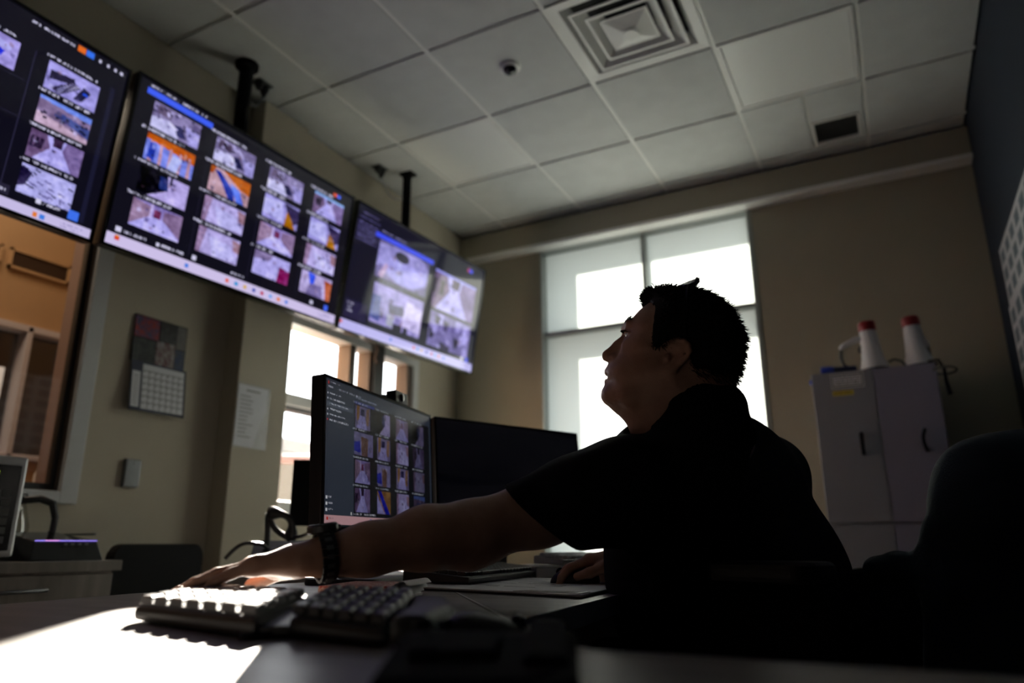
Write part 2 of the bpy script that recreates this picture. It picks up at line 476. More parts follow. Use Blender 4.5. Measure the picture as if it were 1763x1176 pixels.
for k, (y0, y1) in enumerate(((1.55, 1.865), (1.905, 2.225))):
    z0, z1 = 2.235, 2.345
    t = thing('wall_vent', (AX, (y0 + y1) / 2, z0), ('brown louvred vent high on the warm wall, cut off by the picture edge', 'brown louvred vent high on the warm wall under the leftmost screen')[k], 'air vent', 'vents on the warm wall next door')
    b = MB(); b.box(AX, AX + .02, y0, y1, z0, z0 + .014); b.box(AX, AX + .02, y0, y1, z1 - .014, z1); b.box(AX, AX + .02, y0, y0 + .014, z0, z1); b.box(AX, AX + .02, y1 - .014, y1, z0, z1)
    b.build('frame', M['orange_wall'], t)
    b = MB()
    for q in range(9):
        z = z0 + .018 + q * .0095
        b.obox((AX + .009, (y0 + y1) / 2, z), ((.7, 0, -.7), (0, 1, 0), (.7, 0, .7)), (.006, (y1 - y0) / 2 - .014, .001))
    b.build('louvre_blades', mat('vent brown', (0.09, 0.05, 0.03), 0.5), t)
t = thing('bottle', (AX + .3, 2.12, 0.9), 'pale bottle standing low beyond the interior glass', 'bottle')
L1 = bpy.data.lights.new('adjacent_room_lamp', 'AREA'); L1.shape = 'RECTANGLE'; L1.size = 0.6; L1.size_y = 1.6; L1.energy = 16; L1.color = (1.0, 0.82, 0.62)
lo = bpy.data.objects.new('adjacent_room_lamp', L1); COL.objects.link(lo); lo.location = (-3.45, 1.0, 3.15)
MB().lathe([(.05, 0), (.055, .05), (.055, .26), (.03, .31), (.03, .36)], (AX + .3, 2.12, .9), 18).build('body', mat('bottle pale', (.62, .5, .42), .4), t, smooth=True)
MB().lathe([(.035, 0), (.035, .045), (.02, .05)], (AX + .3, 2.12, 1.26), 18).build('cap', M['paper'], t, smooth=True)
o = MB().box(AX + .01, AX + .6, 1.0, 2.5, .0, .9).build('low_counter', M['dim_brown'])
tag(o, 'low brown counter beyond the interior glass', 'counter')

# ---- window_2: clear outside window in the left wall
t = struct(thing('window_2', (XL, (W2[0] + W2[1]) / 2, W2[2]), None, None))
y0, y1, z0, z1 = W2
b = MB()
b.box(XL - .105, XL + .012, y0, y0 + .05, z0, z1); b.box(XL - .105, XL + .012, y1 - .06, y1, z0, z1)
b.box(XL - .105, XL + .012, y0 + .05, y1 - .06, z0, z0 + .06); b.box(XL - .105, XL + .012, y0 + .05, y1 - .06, z1 - .05, z1)
b.box(XL - .10, XL + .008, y0 + .05, 3.225, 1.535, 1.595)
b.build('frame', M['white_frame'], t, bevel=.004)
b = MB(); b.box(XL - .10, XL + .0, 3.225, 3.28, z0, z1); b.box(XL - .10, XL, 3.41, 3.44, z0, z1); b.box(XL - .10, XL, 3.80, 3.865, z0, z1)
b.build('post', M['brown'], t, bevel=.003)
b = MB(); b.box(XL - .105, XL + .02, 3.435, 3.53, z0, z1); b.box(XL - .10, XL - .02, y0 + .05, 3.225, 1.515, 1.535); b.box(XL - .1, XL - .02, 3.53, 3.86, 1.515, 1.56)
b.build('dark_post', M['dark_alu'], t, bevel=.003)
MB().box(XL - .07, XL - .064, y0 + .04, y1 - .04, z0 + .05, z1 - .04).build('pane', M['glass'], t)
b = MB(); b.tube([(XL + .03, 3.432, 2.02), (XL + .04, 3.436, 1.98), (XL + .025, 3.43, 1.93), (XL + .04, 3.434, 1.90)], .011, 8); b.build('latch', M['brown'], t, smooth=True)

# ---- window_3: frosted window in the far wall
t = struct(thing('window_3', ((W3[0] + W3[1]) / 2, YF, W3[2]), None, None))
x0, x1, z0, z1 = W3
b = MB()
b.box(x0, x0 + .012, YF + .0, YF + .13, z0, z1); b.box(x1 - .03, x1, YF - .006, YF + .13, z0, z1)
b.box(x0, x1, YF, YF + .13, z1 - .022, z1); b.box(x0, x1, YF, YF + .13, z0, z0 + .04)
b.box(-1.345, -1.318, YF + .03, YF + .12, 2.24, z1)
b.box(x0, x1, YF + .03, YF + .12, 2.228, 2.258)
b.build('frame', M['alu'], t, bevel=.003)
MB().box(x0 + .01, x1 - .02, YF + .085, YF + .088, z0 + .03, z1 - .015).build('frosted_pane', M['film'], t)
b = MB()   # unseen outside fins and head, added to shade the frosted panes
b.box(x0 - .04, x0, YF + .15, YF + .38, z0, z1)
b.box(x0 - .3, x1 + .3, YF + .15, YF + .66, z1 + .02, z1 + .08)
b.box(x0 - .3, x1 + .3, YF + .15, YF + .55, 2.235, 2.26)
b.build('added_shade_fins', M['alu'], t)

# outside: paving, a low building across the way, a parked car
struct(MB().box(-30, 12, YF + T, 40, -0.35, -0.25).build('outside_ground', M['concrete']))
struct(MB().box(-30, XL - T - .01, 2.72, YF + T, -0.35, -0.25).build('outside_paving', M['concrete']))
t = thing('building', (-17.0, 14, -0.25), 'pale low building across the yard seen through the clear window', 'building')
b = MB(); b.box(-20, -14, 8.2, 26, -.25, 3.1); b.build('wall', M['stucco'], t)
b = MB(); b.box(-20.4, -13.6, 8, 26.4, 3.1, 3.45); b.build('roof', M['brown'], t)
for yy in (10, 13, 16, 19): MB().box(-13.99, -13.95, yy, yy + 1.5, .9, 2.3).build('window', M['gloss'], t)
t = thing('car', (-5.3, 5.5, -0.25), 'rust red parked car seen low in the clear window', 'car')
ca, cb_ = Vector((-.64, .77, 0)), Vector((.77, .64, 0))
O = Vector((-5.3, 5.5, -.25))
b = MB().prism([(-2.1, .4), (-2.15, 1.0), (-1.4, 1.25), (-.75, 1.85), (1.3, 1.9), (2.0, 1.35), (2.15, 1.1), (2.15, .4)], cb_, (0, 0, 1), ca, O, -.8, .8); b.build('body', M['rust'], t, bevel=.06)
b = MB().prism([(-1.25, 1.27), (-.7, 1.76), (1.2, 1.8), (1.75, 1.32)], cb_, (0, 0, 1), ca, O, -.815, .815); b.build('side_glass', M['gloss'], t)
for k in (-1.35, 1.35):
    for sgn in (-.72, .72):
        MB().lathe([(.3, -.1), (.34, -.08), (.34, .08), (.3, .1)], O + cb_ * k + ca * sgn + Vector((0, 0, .34)), 20, ca).build('wheel', M['black'], t, smooth=True)

#==SCREENS==
class Canvas:
    """a little painter for what the screens show (sRGB values, row 0 at the top)"""
    def __init__(s, W, H, bgc):
        s.W, s.H = W, H
        s.a = np.zeros((H, W, 3)); s.a[:] = bgc
        s.yy, s.xx = np.mgrid[0:H, 0:W]
        s.xx = (s.xx + .5) / W; s.yy = (s.yy + .5) / H
    def rect(s, u0, v0, u1, v1, c):
        s.a[(s.xx >= u0) & (s.xx < u1) & (s.yy >= v0) & (s.yy < v1)] = c
    def text(s, u0, v, u1, c, h=.011, dens=.62, seed=0):
        """an unreadable row of small strokes, as far screens show lettering"""
        r = np.random.RandomState(seed + int(u0 * 999) + int(v * 777))
        i0, i1 = int(u0 * s.W), int(u1 * s.W)
        j0 = int(v * s.H); j1 = max(j0 + 2, int((v + h) * s.H))
        gap = 0
        for i in range(i0, i1):
            if gap > 0: gap -= 1; continue
            if r.rand() < .16: gap = 1; continue
            for j in range(j0, j1):
                if 0 <= j < s.H and 0 <= i < s.W and r.rand() < dens: s.a[j, i] = c
    def poly(s, box, pts, c, mix=1.0):
        u0, v0, u1, v1 = box
        x = (s.xx - u0) / (u1 - u0); y = (s.yy - v0) / (v1 - v0)
        ins = np.zeros(s.xx.shape, bool); n = len(pts)
        for i in range(n):
            (xa, ya), (xb, yb) = pts[i], pts[(i + 1) % n]
            cond = (ya > y) != (yb > y)
            ins ^= cond & (x < (xb - xa) * (y - ya) / ((yb - ya) if yb != ya else 1e-9) + xa)
        ins &= (x >= 0) & (x < 1) & (y >= 0) & (y < 1)
        s.a[ins] = s.a[ins] * (1 - mix) + np.array(c) * mix
    def noise(s, box, amp, seed, cells=(12, 8)):
        u0, v0, u1, v1 = box
        r = np.random.RandomState(seed)
        g = r.rand(cells[1] + 1, cells[0] + 1)
        msk = (s.xx >= u0) & (s.xx < u1) & (s.yy >= v0) & (s.yy < v1)
        x = np.clip((s.xx[msk] - u0) / (u1 - u0), 0, .999) * cells[0]; y = np.clip((s.yy[msk] - v0) / (v1 - v0), 0, .999) * cells[1]
        i, j = x.astype(int), y.astype(int); fx, fy = x - i, y - j
        v = g[j, i] * (1 - fx) * (1 - fy) + g[j, i + 1] * fx * (1 - fy) + g[j + 1, i] * (1 - fx) * fy + g[j + 1, i + 1] * fx * fy
        s.a[msk] = np.clip(s.a[msk] + ((v - .5) * amp)[:, None], 0, 1)

LAV = (.80, .78, .97); LAV2 = (.62, .60, .86); DK = (.12, .10, .20); OR = (.85, .42, .08); BL = (.22, .42, .95); TANC = (.80, .62, .55)
def feed(c, box, kind, seed=0, dim=1.0, tint=None):
    r = np.random.RandomState(seed + 5)
    D = lambda col: tuple(np.clip(np.array(col) * dim, 0, 1))
    u0, v0, u1, v1 = box
    if kind == 'hall':
        c.rect(*box, D((.66, .60, .80)))
        c.poly(box, [(.30, .45), (.62, .42), (1.05, 1.05), (-.05, 1.05)], D(LAV))
        c.poly(box, [(0, 0), (.34, .1), (.34, .48), (0, .95)], D((.66, .55, .62)))
        c.poly(box, [(1, 0), (.62, .1), (.62, .45), (1, .9)], D((.60, .50, .60)))
        c.poly(box, [(.42, .15), (.56, .15), (.56, .44), (.42, .44)], D((.50, .22, .36)))
        c.poly(box, [(.34, .0), (.40, .0), (.38, .5), (.34, .5)], D((.86, .80, .92)))
    elif kind == 'corridor':
        c.rect(*box, D(LAV))
        c.poly(box, [(0, 0), (.28, 0), (.38, .4), (.1, 1), (0, 1)], D((.50, .40, .52)))
        c.poly(box, [(1, 0), (.66, 0), (.6, .35), (.85, 1), (1, 1)], D((.58, .50, .66)))
        c.poly(box, [(.4, .0), (.6, 0), (.58, .3), (.42, .3)], D((.28, .20, .30)))
        for k in range(4):
            x = r.rand() * .25; c.poly(box, [(x, .2), (x + .06, .2), (x + .05, .6), (x - .02, .6)], D((.22, .16, .26)))
    elif kind == 'orange':
        c.rect(*box, D((.55, .62, .92)))
        c.poly(box, [(0, 0), (1, 0), (1, .42), (.5, .30), (0, .22)], D((.86, .42, .06)))
        for k in range(5):
            x = .08 + k * .2; c.poly(box, [(x, .22), (x + .05, .24), (x + .07, 1), (x, 1)], D((.84, .66, .66)))
        c.poly(box, [(.08, .3), (.2, .32), (.2, .95), (.05, .9)], D((.20, .32, .75)))
        c.poly(box, [(.55, .4), (.75, .42), (.68, 1), (.48, 1)], D((.80, .84, 1)))
    elif kind == 'orange2':
        c.rect(*box, D((.83, .68, .66)))
        c.poly(box, [(.3, 0), (1, 0), (1, .55), (.75, .45)], D((.84, .44, .10)))
        c.poly(box, [(.1, .1), (.22, .08), (.6, .6), (.66, 1), (.5, 1), (.3, .5)], D((.18, .28, .68)))
        c.poly(box, [(.5, .35), (.75, .5), (.9, 1), (.7, 1)], D((.42, .56, .95)))
        c.poly(box, [(.0, .0), (.12, 0), (.06, .3), (0, .3)], D((.8, .4, .1)))
    elif kind == 'lot':
        c.rect(*box, D((.58, .54, .66)))
        c.poly(box, [(0, .58), (.35, .48), (.62, .7), (.55, 1), (0, 1)], D((.90, .90, .98)))
        c.poly(box, [(.45, .5), (.6, .45), (.75, .85), (.55, .9)], D((.16, .16, .34)))
        c.poly(box, [(.68, .35), (1, .4), (1, .95), (.8, 1)], D((.74, .72, .90)))
        c.poly(box, [(.1, .05), (.4, .1), (.36, .42), (.05, .4)], D((.40, .34, .42)))
        for k in range(22):
            x, y = r.rand(2); cc = (.85, .83, .95) if r.rand() < .5 else (.16, .13, .25)
            c.poly(box, [(x, y * .6), (x + .07, y * .6 + .03), (x + .06, y * .6 + .1), (x, y * .6 + .08)], D(cc))
    elif kind == 'stairs':
        c.rect(*box, D((.72, .70, .90)))
        c.poly(box, [(.05, .28), (.5, .2), (.55, .4), (.05, .62)], D(DK))
        c.poly(box, [(.5, .32), (.66, .42), (.3, 1), (.1, .92)], D((.22, .18, .32)))
        c.poly(box, [(.7, .3), (.86, .42), (.72, .85), (.55, .9)], D((.14, .13, .26)))
        c.poly(box, [(.72, .5), (.82, .52), (.8, .6), (.7, .58)], D(BL))
        for k in range(7):
            y = .4 + k * .08; c.poly(box, [(.48 - k * .05, y), (.62 - k * .05, y + .03), (.61 - k * .05, y + .05), (.47 - k * .05, y + .02)], D((.85, .85, 1)))
    elif kind == 'bigroom':
        c.rect(*box, D((.80, .80, .95)))
        for k in range(26):
            x, y = r.rand(2); cc = DK if r.rand() < .55 else (.45, .42, .60)
            w_ = .05 + .12 * r.rand(); c.poly(box, [(x, y), (x + w_, y + .05), (x + w_, y + .1), (x, y + .06)], D(cc))
        c.poly(box, [(0, .1), (.2, .2), (.12, .7), (0, .8)], D((.20, .17, .30)))
    elif kind == 'yard':
        c.rect(*box, D((.60, .52, .62)))
        c.poly(box, [(0, 0), (1, 0), (1, .22), (0, .12)], D((.55, .68, .98)))
        c.poly(box, [(0, .6), (1, .85), (1, 1), (0, 1)], D((.85, .74, .76)))
        c.poly(box, [(.35, .3), (1, .45), (1, .8), (.3, .5)], D((.30, .36, .58)))
        for k in range(14):
            x, y = r.rand(2); c.poly(box, [(x, .2 + y * .5), (x + .08, .22 + y * .5), (x + .05, .3 + y * .5), (x, .28 + y * .5)], D(DK))
    elif kind == 'dark':
        c.rect(*box, D((.03, .02, .06)))
        c.poly(box, [(.55, .0), (1, .0), (1, 1), (.2, 1), (.6, .55)], D((.83, .78, .93)))
        c.poly(box, [(.4, .1), (.55, .1), (.6, .55), (.42, .6)], D((.16, .22, .45)))
        c.poly(box, [(.6, 0), (.66, 0), (.66, .3), (.6, .3)], D(DK))
    elif kind == 'plain':
        c.rect(*box, D((.80, .76, .90)))
        c.poly(box, [(0, 0), (.18, 0), (.1, 1), (0, 1)], D((.66, .55, .64)))
        c.poly(box, [(.25, .25), (.75, .35), (1, .9), (.4, 1)], D((.86, .85, .98)))
        c.poly(box, [(.8, .05), (1, .1), (1, .55), (.86, .5)], D((.70, .55, .56)))
        c.poly(box, [(.40, .40), (.5, .42), (.52, .55), (.43, .5)], D((.22, .08, .16)), .9 if seed % 2 else 0)
    elif kind == 'yellow':
        c.rect(*box, D((.72, .70, .90)))
        c.poly(box, [(.55, .0), (1, .1), (1, .7), (.8, .9)], D((.26, .22, .36)))
        c.poly(box, [(.66, .35), (.78, .55), (.95, 1), (.62, 1)], D((.78, .52, .10)))
        c.poly(box, [(0, .2), (.5, .05), (.6, .9), (0, .8)], D((.84, .84, .99)))
    elif kind == 'magenta':
        c.rect(*box, D((.78, .76, .93)))
        c.poly(box, [(.72, .35), (1, .42), (1, 1), (.68, 1)], D((.62, .16, .42)))
        c.poly(box, [(0, 0), (.5, 0), (.4, .3), (0, .35)], D((.62, .56, .68)))
    elif kind == 'bluecol':
        c.rect(*box, D((.82, .77, .88)))
        c.poly(box, [(.2, 0), (.45, .05), (.42, .5), (.3, .55)], D((.25, .40, .95)))
        c.poly(box, [(.75, .1), (1, .15), (1, 1), (.85, 1)], D((.80, .42, .24)))
        c.poly(box, [(.3, .5), (.7, .45), (.75, 1), (.2, 1)], D((.55, .50, .66)))
    elif kind == 'fish':
        c.rect(*box, D((.50, .46, .62)))
        x = (c.xx - u0) / (u1 - u0); y = (c.yy - v0) / (v1 - v0)
        msk = (x >= 0) & (x < 1) & (y >= 0) & (y < 1)
        d = np.hypot(x - .55, (y - .45) * .9)
        c.a[msk & (d < .48)] = D((.66, .63, .82)); c.a[msk & (d < .44) & (y > .35)] = D((.74, .72, .93))
        c.a[msk & (np.hypot(x - .45, y - .22) < .14)] = D((.16, .13, .22))
        c.poly(box, [(0, .1), (.2, .05), (.22, .5), (0, .7)], D((.72, .70, .88)))
        c.poly(box, [(.05, .95), (.16, .55), (.22, .6), (.14, .98)], D((.78, .66, .74)))
        c.poly(box, [(.38, .4), (.46, .4), (.46, .95), (.38, .95)], D((.82, .82, 1)))
    elif kind == 'foyer':
        c.rect(*box, D((.70, .66, .84)))
        c.poly(box, [(.3, .42), (.6, .35), (.66, .6), (.35, .66)], D((.25, .23, .40)))
        c.poly(box, [(.66, .15), (1, .25), (1, .9), (.6, .85)], D((.90, .86, .95)))
        c.poly(box, [(.0, .3), (.16, .3), (.18, .95), (0, .9)], D((.36, .42, .66)))
        c.poly(box, [(.32, .68), (.46, .7), (.44, .98), (.32, .95)], D((.80, .82, .80)))
        for k in range(9):
            x = .45 + r.rand() * .5; c.poly(box, [(x, .85), (x + .05, .87), (x + .05, 1), (x, 1)], D(DK))
    elif kind == 'folk':
        c.rect(*box, D((.52, .48, .66)))
        for k in range(16):
            x, y = r.rand(2); cc = (.75, .72, .90) if r.rand() < .5 else (.18, .14, .26)
            c.poly(box, [(x, y), (x + .14, y + .02), (x + .1, y + .3), (x + .02, y + .28)], D(cc))
    elif kind == 'blueroom':
        c.rect(*box, D((.74, .70, .90)))
        c.poly(box, [(.1, .35), (.8, .5), (.75, .72), (0, .6)], D((.14, .20, .85)))
        c.poly(box, [(0, 0), (.4, 0), (.9, .3), (.85, .45), (0, .2)], D((.80, .80, .97)))
    elif kind == 'gate':
        c.rect(*box, D((.62, .60, .74)))
        c.poly(box, [(.0, .45), (.3, .35), (.35, .9), (0, .85)], D((.18, .22, .75)))
        c.poly(box, [(.35, .15), (.75, .2), (.7, 1), (.4, 1)], D((.52, .38, .30)))
    elif kind == 'room_y':
        c.rect(*box, D((.60, .56, .70)))
        c.poly(box, [(.1, 0), (.3, 0), (.25, .6), (.1, .7)], D((.74, .55, .28)))
        c.poly(box, [(.75, .05), (.95, .0), (.9, .8), (.7, .8)], D((.70, .54, .36)))
        c.poly(box, [(.3, .4), (.65, .45), (.8, 1), (.1, 1)], D((.78, .76, .95)))
        c.poly(box, [(.35, .1), (.6, .1), (.6, .4), (.35, .42)], D((.16, .16, .34)))
    elif kind == 'ribbon':
        c.rect(*box, D((.74, .54, .26)))
        c.poly(box, [(.05, .0), (.3, 0), (.95, 1), (.6, 1)], D((.12, .16, .78)))
        c.poly(box, [(0, .15), (.55, 1), (0, 1)], D((.78, .76, .96)))
    for k in range(9):   # odd bits of furniture and people, too far off to make out
        x, y = r.rand() * .9, .12 + r.rand() * .8; a, b_ = .03 + .07 * r.rand(), .05 + .14 * r.rand()
        cc = ((.20, .17, .30), (.90, .90, 1), (.42, .38, .56), (.60, .48, .52))[r.randint(4)]
        c.poly(box, [(x, y), (x + a, y + .02), (x + a * .8, y + b_), (x + .01, y + b_ * .9)], D(cc), .55)
    c.noise(box, .20 * dim, seed, (7, 5)); c.noise(box, .16 * dim, seed + 50, (20, 13))
    m_ = (c.xx >= u0) & (c.xx < u1) & (c.yy >= v0) & (c.yy < v1)
    c.a[m_] = np.clip((c.a[m_] - .04) * np.array((.93, .92, 1.05)), 0, 1)

def lin(a):
    return np.where(a <= .04045, a / 12.92, ((a + .055) / 1.055) ** 2.4)

def screen_mesh(name, canvas, TL, right, up, Wm, Hm, material, parent):
    """a flat panel of coloured points: the picture the screen gives off"""
    nx, ny = canvas.W, canvas.H
    off = Vector((0, 0, 0)); q = parent
    while q is not None: off += q.location; q = q.parent
    TL = np.array(Vector(TL) - off); rt = np.array(right); up_ = np.array(up)
    j, i = np.mgrid[0:ny, 0:nx]
    P = TL[None, None] + rt * (i / (nx - 1) * Wm)[..., None] - up_ * (j / (ny - 1) * Hm)[..., None]
    idx = np.arange(nx * ny).reshape(ny, nx)
    F = np.stack([idx[:-1, :-1], idx[1:, :-1], idx[1:, 1:], idx[:-1, 1:]], -1).reshape(-1, 4)
    me = bpy.data.meshes.new(name)
    me.vertices.add(nx * ny); me.vertices.foreach_set('co', P.reshape(-1).astype(np.float32))
    me.loops.add(F.size); me.loops.foreach_set('vertex_index', F.reshape(-1).astype(np.int32))
    me.polygons.add(len(F)); me.polygons.foreach_set('loop_start', (np.arange(len(F)) * 4).astype(np.int32))
    me.update(calc_edges=True)
    at_ = me.attributes.new('picture', 'FLOAT_COLOR', 'POINT')
    rgba = np.ones((nx * ny, 4), np.float32); rgba[:, :3] = lin(np.clip(canvas.a, 0, 1)).reshape(-1, 3)
    at_.data.foreach_set('color', rgba.reshape(-1))
    me.materials.append(material)
    o = bpy.data.objects.new(name, me); COL.objects.link(o); o.parent = parent
    return o

def taskbar(c, v0, icons, seed=0, light=(.80, .76, .93)):
    c.rect(0, v0, 1, 1.01, light)
    cols = ((.25, .5, .9), (.9, .4, .3), (.2, .6, .85), (.85, .7, .3), (.2, .3, .7), (.75, .15, .3), (.4, .65, .95), (.9, .5, .2))
    r = np.random.RandomState(seed)
    for k, u in enumerate(icons):
        c.rect(u, v0 + .018, u + .014, v0 + .043, cols[k % len(cols)])
    c.text(.90, v0 + .018, .975, (.62, .58, .78), .01)
    c.text(.90, v0 + .036, .965, (.62, .58, .78), .01)

WH = (.85, .84, .96); GR = (.10, .095, .15)
# leftmost screen
c1 = Canvas(420, 240, (.055, .05, .10))
c1.text(.70, .03, .83, WH, .012); c1.rect(.837, .015, .862, .05, (.90, .42, .12)); c1.rect(.864, .015, .889, .05, (.20, .45, .95))
for u in (.905, .93, .955, .975): c1.rect(u, .03, u + .008, .045, WH)
c1.rect(.957, .14, .972, .93, (.10, .10, .19))
ky = ('stairs', 'yard', 'corridor', 'bigroom')
for col in range(4):
    for row in range(4):
        u0 = .775 - .235 * col; v0 = .18 + row * .189
        if col == 1 and row > 0: c1.text(u0, v0 - .02, u0 + .1, (.4, .4, .5), .01); continue
        feed(c1, (u0, v0, u0 + .152, v0 + .148), 'blueroom' if (col == 1) else ky[(row + col) % 4], 10 * col + row)
        c1.text(u0 - .01, v0 - .028, u0 + .14, WH, .013)
for k in range(4): c1.rect(.733 - .235 * k, .17, .736 - .235 * k, .90, (.18, .17, .28))
for k in range(3): c1.rect(.0, .345 + .189 * k, .73, .348 + .189 * k, (.14, .13, .22))
c1.rect(0, .885, .76, .935, (.15, .14, .22)); c1.text(.735, .905, .755, WH, .014)
c1.rect(.83, .89, .845, .918, WH); c1.text(.85, .9, .9, WH, .013); c1.rect(.925, .885, .955, .935, (.25, .45, .95))
taskbar(c1, .945, (.30, .45, .47, .49, .51, .53, .55, .83, .85), 1)
# middle screen: four columns of four pictures
c2 = Canvas(440, 250, (.06, .055, .10))
c2.text(.04, .022, .25, WH, .013); c2.rect(.03, .046, .28, .08, (.25, .38, .98))
grid2 = (('lot', 'orange', 'dark', 'hall'), ('lot', 'orange2', 'plain', 'plain'), ('lot', 'yellow', 'hall', 'magenta'), ('corridor', 'yellow', 'plain', 'bluecol'))
us = ((.062, .238), (.304, .478), (.548, .72), (.785, .952))
for k, (u0, u1) in enumerate(us):
    for row in range(4):
        v0 = .10 + row * .1975
        feed(c2, (u0, v0, u1, v0 + .158), grid2[k][row], 31 * k + 7 * row + (1 if k == 1 and row == 2 else 0))
        if row or k: c2.text(u0 - .025, v0 - .026, u0 + (.13 if k < 2 else .10), WH, .014)
for u in (.285, .53, .765): c2.rect(u, .1, u + .0025, .9, (.14, .13, .21))
c2.rect(.785, .10, .955, .118, (.55, .72, .98))
c2.rect(.885, .04, .905, .065, (.92, .35, .22)); c2.rect(.907, .04, .927, .065, (.25, .4, .98))
c2.rect(.028, .89, .046, .918, WH); c2.text(.055, .898, .13, WH, .014); c2.rect(.165, .895, .178, .918, WH); c2.text(.185, .898, .27, WH, .014); c2.rect(.30, .89, .315, .915, WH)
c2.text(.46, .90, .52, WH, .014); c2.rect(.85, .89, .865, .912, WH); c2.rect(.93, .885, .95, .925, (.28, .42, .98))
taskbar(c2, .932, (.28, .445, .485, .525, .565, .605, .645, .685, .725), 2, (.83, .78, .94))
c2.rect(.03, .942, .046, .966, (.85, .22, .12)); c2.rect(.034, .938, .04, .95, (.9, .6, .2))
# right screen: four large pictures and a side list
c3 = Canvas(420, 240, (.075, .07, .14))
c3.text(.03, .05, .14, (.5, .47, .7), .012); c3.text(.02, .09, .15, (.4, .38, .6), .012)
for k in range(6): c3.rect(.01, .13 + k * .027, .155, .147 + k * .027, (.20, .18, .33)); c3.text(.02, .133 + k * .027, .13, (.42, .4, .62), .01)
c3.rect(.13, .152, .56, .186, (.25, .32, .98)); c3.text(.17, .12, .34, (.6, .58, .8), .013)
feed(c3, (.165, .195, .53, .50), 'fish', 3)
feed(c3, (.175, .545, .53, .865), 'foyer', 4)
feed(c3, (.585, .215, .945, .545), 'corridor', 5)
feed(c3, (.595, .575, .945, .885), 'folk', 6)
c3.rect(.585, .2, .945, .222, (.60, .60, .95)); c3.rect(.845, .05, .862, .085, (.75, .22, .5)); c3.rect(.864, .05, .892, .085, (.28, .34, .98))
c3.rect(.02, .76, .155, .90, (.15, .13, .26)); c3.text(.03, .78, .07, WH, .013); c3.text(.03, .81, .06, WH, .013); c3.text(.03, .84, .065, WH, .013)
c3.text(.19, .52, .40, (.5, .5, .7), .012); c3.rect(.93, .88, .955, .925, (.28, .34, .98)); c3.rect(.89, .885, .91, .915, WH)
taskbar(c3, .922, (.33, .50, .53, .56, .60, .64, .67, .70, .74), 3, (.76, .74, .97))
c3.rect(.005, .932, .02, .955, (.9, .35, .25))
# desk monitor
c4 = Canvas(420, 250, (.175, .20, .245))
c4.rect(0, .0, 1, .045, (.16, .18, .225)); c4.rect(.018, .02, .026, .04, (.8, .15, .12)); c4.text(.04, .02, .11, (.6, .6, .65), .01)
for k, u in enumerate((.02, .085, .13, .185, .24)): c4.text(u, .055, u + .04, (.62, .63, .68), .011)
for k in range(6): c4.text(.035, .10 + k * .037, .12 + .03 * (k % 3), (.75, .76, .8), .011); c4.rect(.014, .10 + k * .037, .022, .112 + k * .037, (.75, .76, .8) if k != 5 else (.8, .2, .2))
c4.rect(.012, .165, .215, .195, (.27, .30, .35)); c4.text(.035, .172, .18, (.75, .76, .8), .011)
c4.rect(.225, .10, .98, .92, (.055, .06, .075)); c4.text(.24, .065, .42, (.45, .48, .56), .012); c4.rect(.226, .098, .40, .118, (.12, .16, .42))
g4 = (('room_y', 'dark', 'hall', 'dark'), ('gate', 'room_y', 'plain', 'corridor'), ('hall', 'gate', 'room_y', 'plain'), ('corridor', 'ribbon', 'plain', 'yard'))
u4 = ((.225, .385), (.424, .548), (.610, .735), (.79, .915))
for row in range(4):
    for k, (u0, u1) in enumerate(u4):
        v0 = (.125, .322, .524, .726)[row]
        if k == 0 and row != 1: u0, u1 = u0 + .008, u1 - .025
        feed(c4, (u0, v0, u1, v0 + .165), g4[row][k], 17 * row + k + 2, .62 if k < 3 else .42)
        c4.text(u0 - .015, v0 - .024, u0 + .11, (.55, .57, .62), .012)
c4.rect(0, .895, .22, .92, (.175, .20, .245))
for k in range(3): c4.rect(.015, .80 + .04 * k, .026, .82 + .04 * k, (.8, .8, .82)); c4.text(.035, .803 + .04 * k, .065, (.7, .7, .75), .012)
c4.rect(.20, .897, .21, .915, (.7, .7, .7)); c4.text(.215, .9, .29, (.65, .65, .7), .012); c4.text(.31, .9, .41, (.65, .65, .7), .012)
c4.rect(0, .925, 1, .985, (.72, .56, .58)); c4.rect(.022, .935, .034, .955, (.7, .15, .12)); c4.text(.04, .94, .07, (.3, .25, .3), .01); c4.rect(.36, .937, .372, .965, (.15, .35, .6))
c4.rect(0, .985, 1, 1.01, (.10, .13, .14))
# the dark second monitor shows only faint smoky bands
c5 = Canvas(200, 120, (.030, .030, .040)); c5.noise((0, 0, 1, 1), .03, 8, (5, 7)); c5.noise((0, .5, 1, .8), .045, 9, (6, 5))
c5.a *= np.array((1.05, .95, 1.05))

def tv(name, c, yaw, tilt, w, h, canvas, label, group, pole_top=None, pole_x=-2.55):
    n = Vector((math.cos(yaw), -math.sin(yaw), 0)); a = Vector((math.sin(yaw), math.cos(yaw), 0))
    u = Vector((n.x * math.sin(tilt), n.y * math.sin(tilt), math.cos(tilt)))
    nn = a.cross(u); nn = nn if nn.dot(n) > 0 else -nn
    c = Vector(c)
    t = thing(name, c, label, 'television', group)
    bz = .012
    MB().obox(c - nn * .026, (a, u, nn), (w / 2, h / 2, .022)).build('housing', M['black'], t, bevel=.004)
    b = MB()
    for s_ in (-1, 1):
        b.obox(c + a * s_ * (w / 2 - bz / 2), (a, u, nn), (bz / 2, h / 2, .006))
        b.obox(c + u * s_ * (h / 2 - bz / 2), (a, u, nn), (w / 2 - bz, bz / 2, .006))
    b.build('bezel', M['gloss'], t)
    screen_mesh('screen', canvas, c - a * (w / 2 - bz) + u * (h / 2 - bz) + nn * .001, a, u, w - 2 * bz, h - 2 * bz, M['tvscreen'], t)
    MB().obox(c - nn * .066, (a, u, nn), (.26, .2, .02)).build('back_cover', M['black'], t, bevel=.008)
    return t, c, nn, u

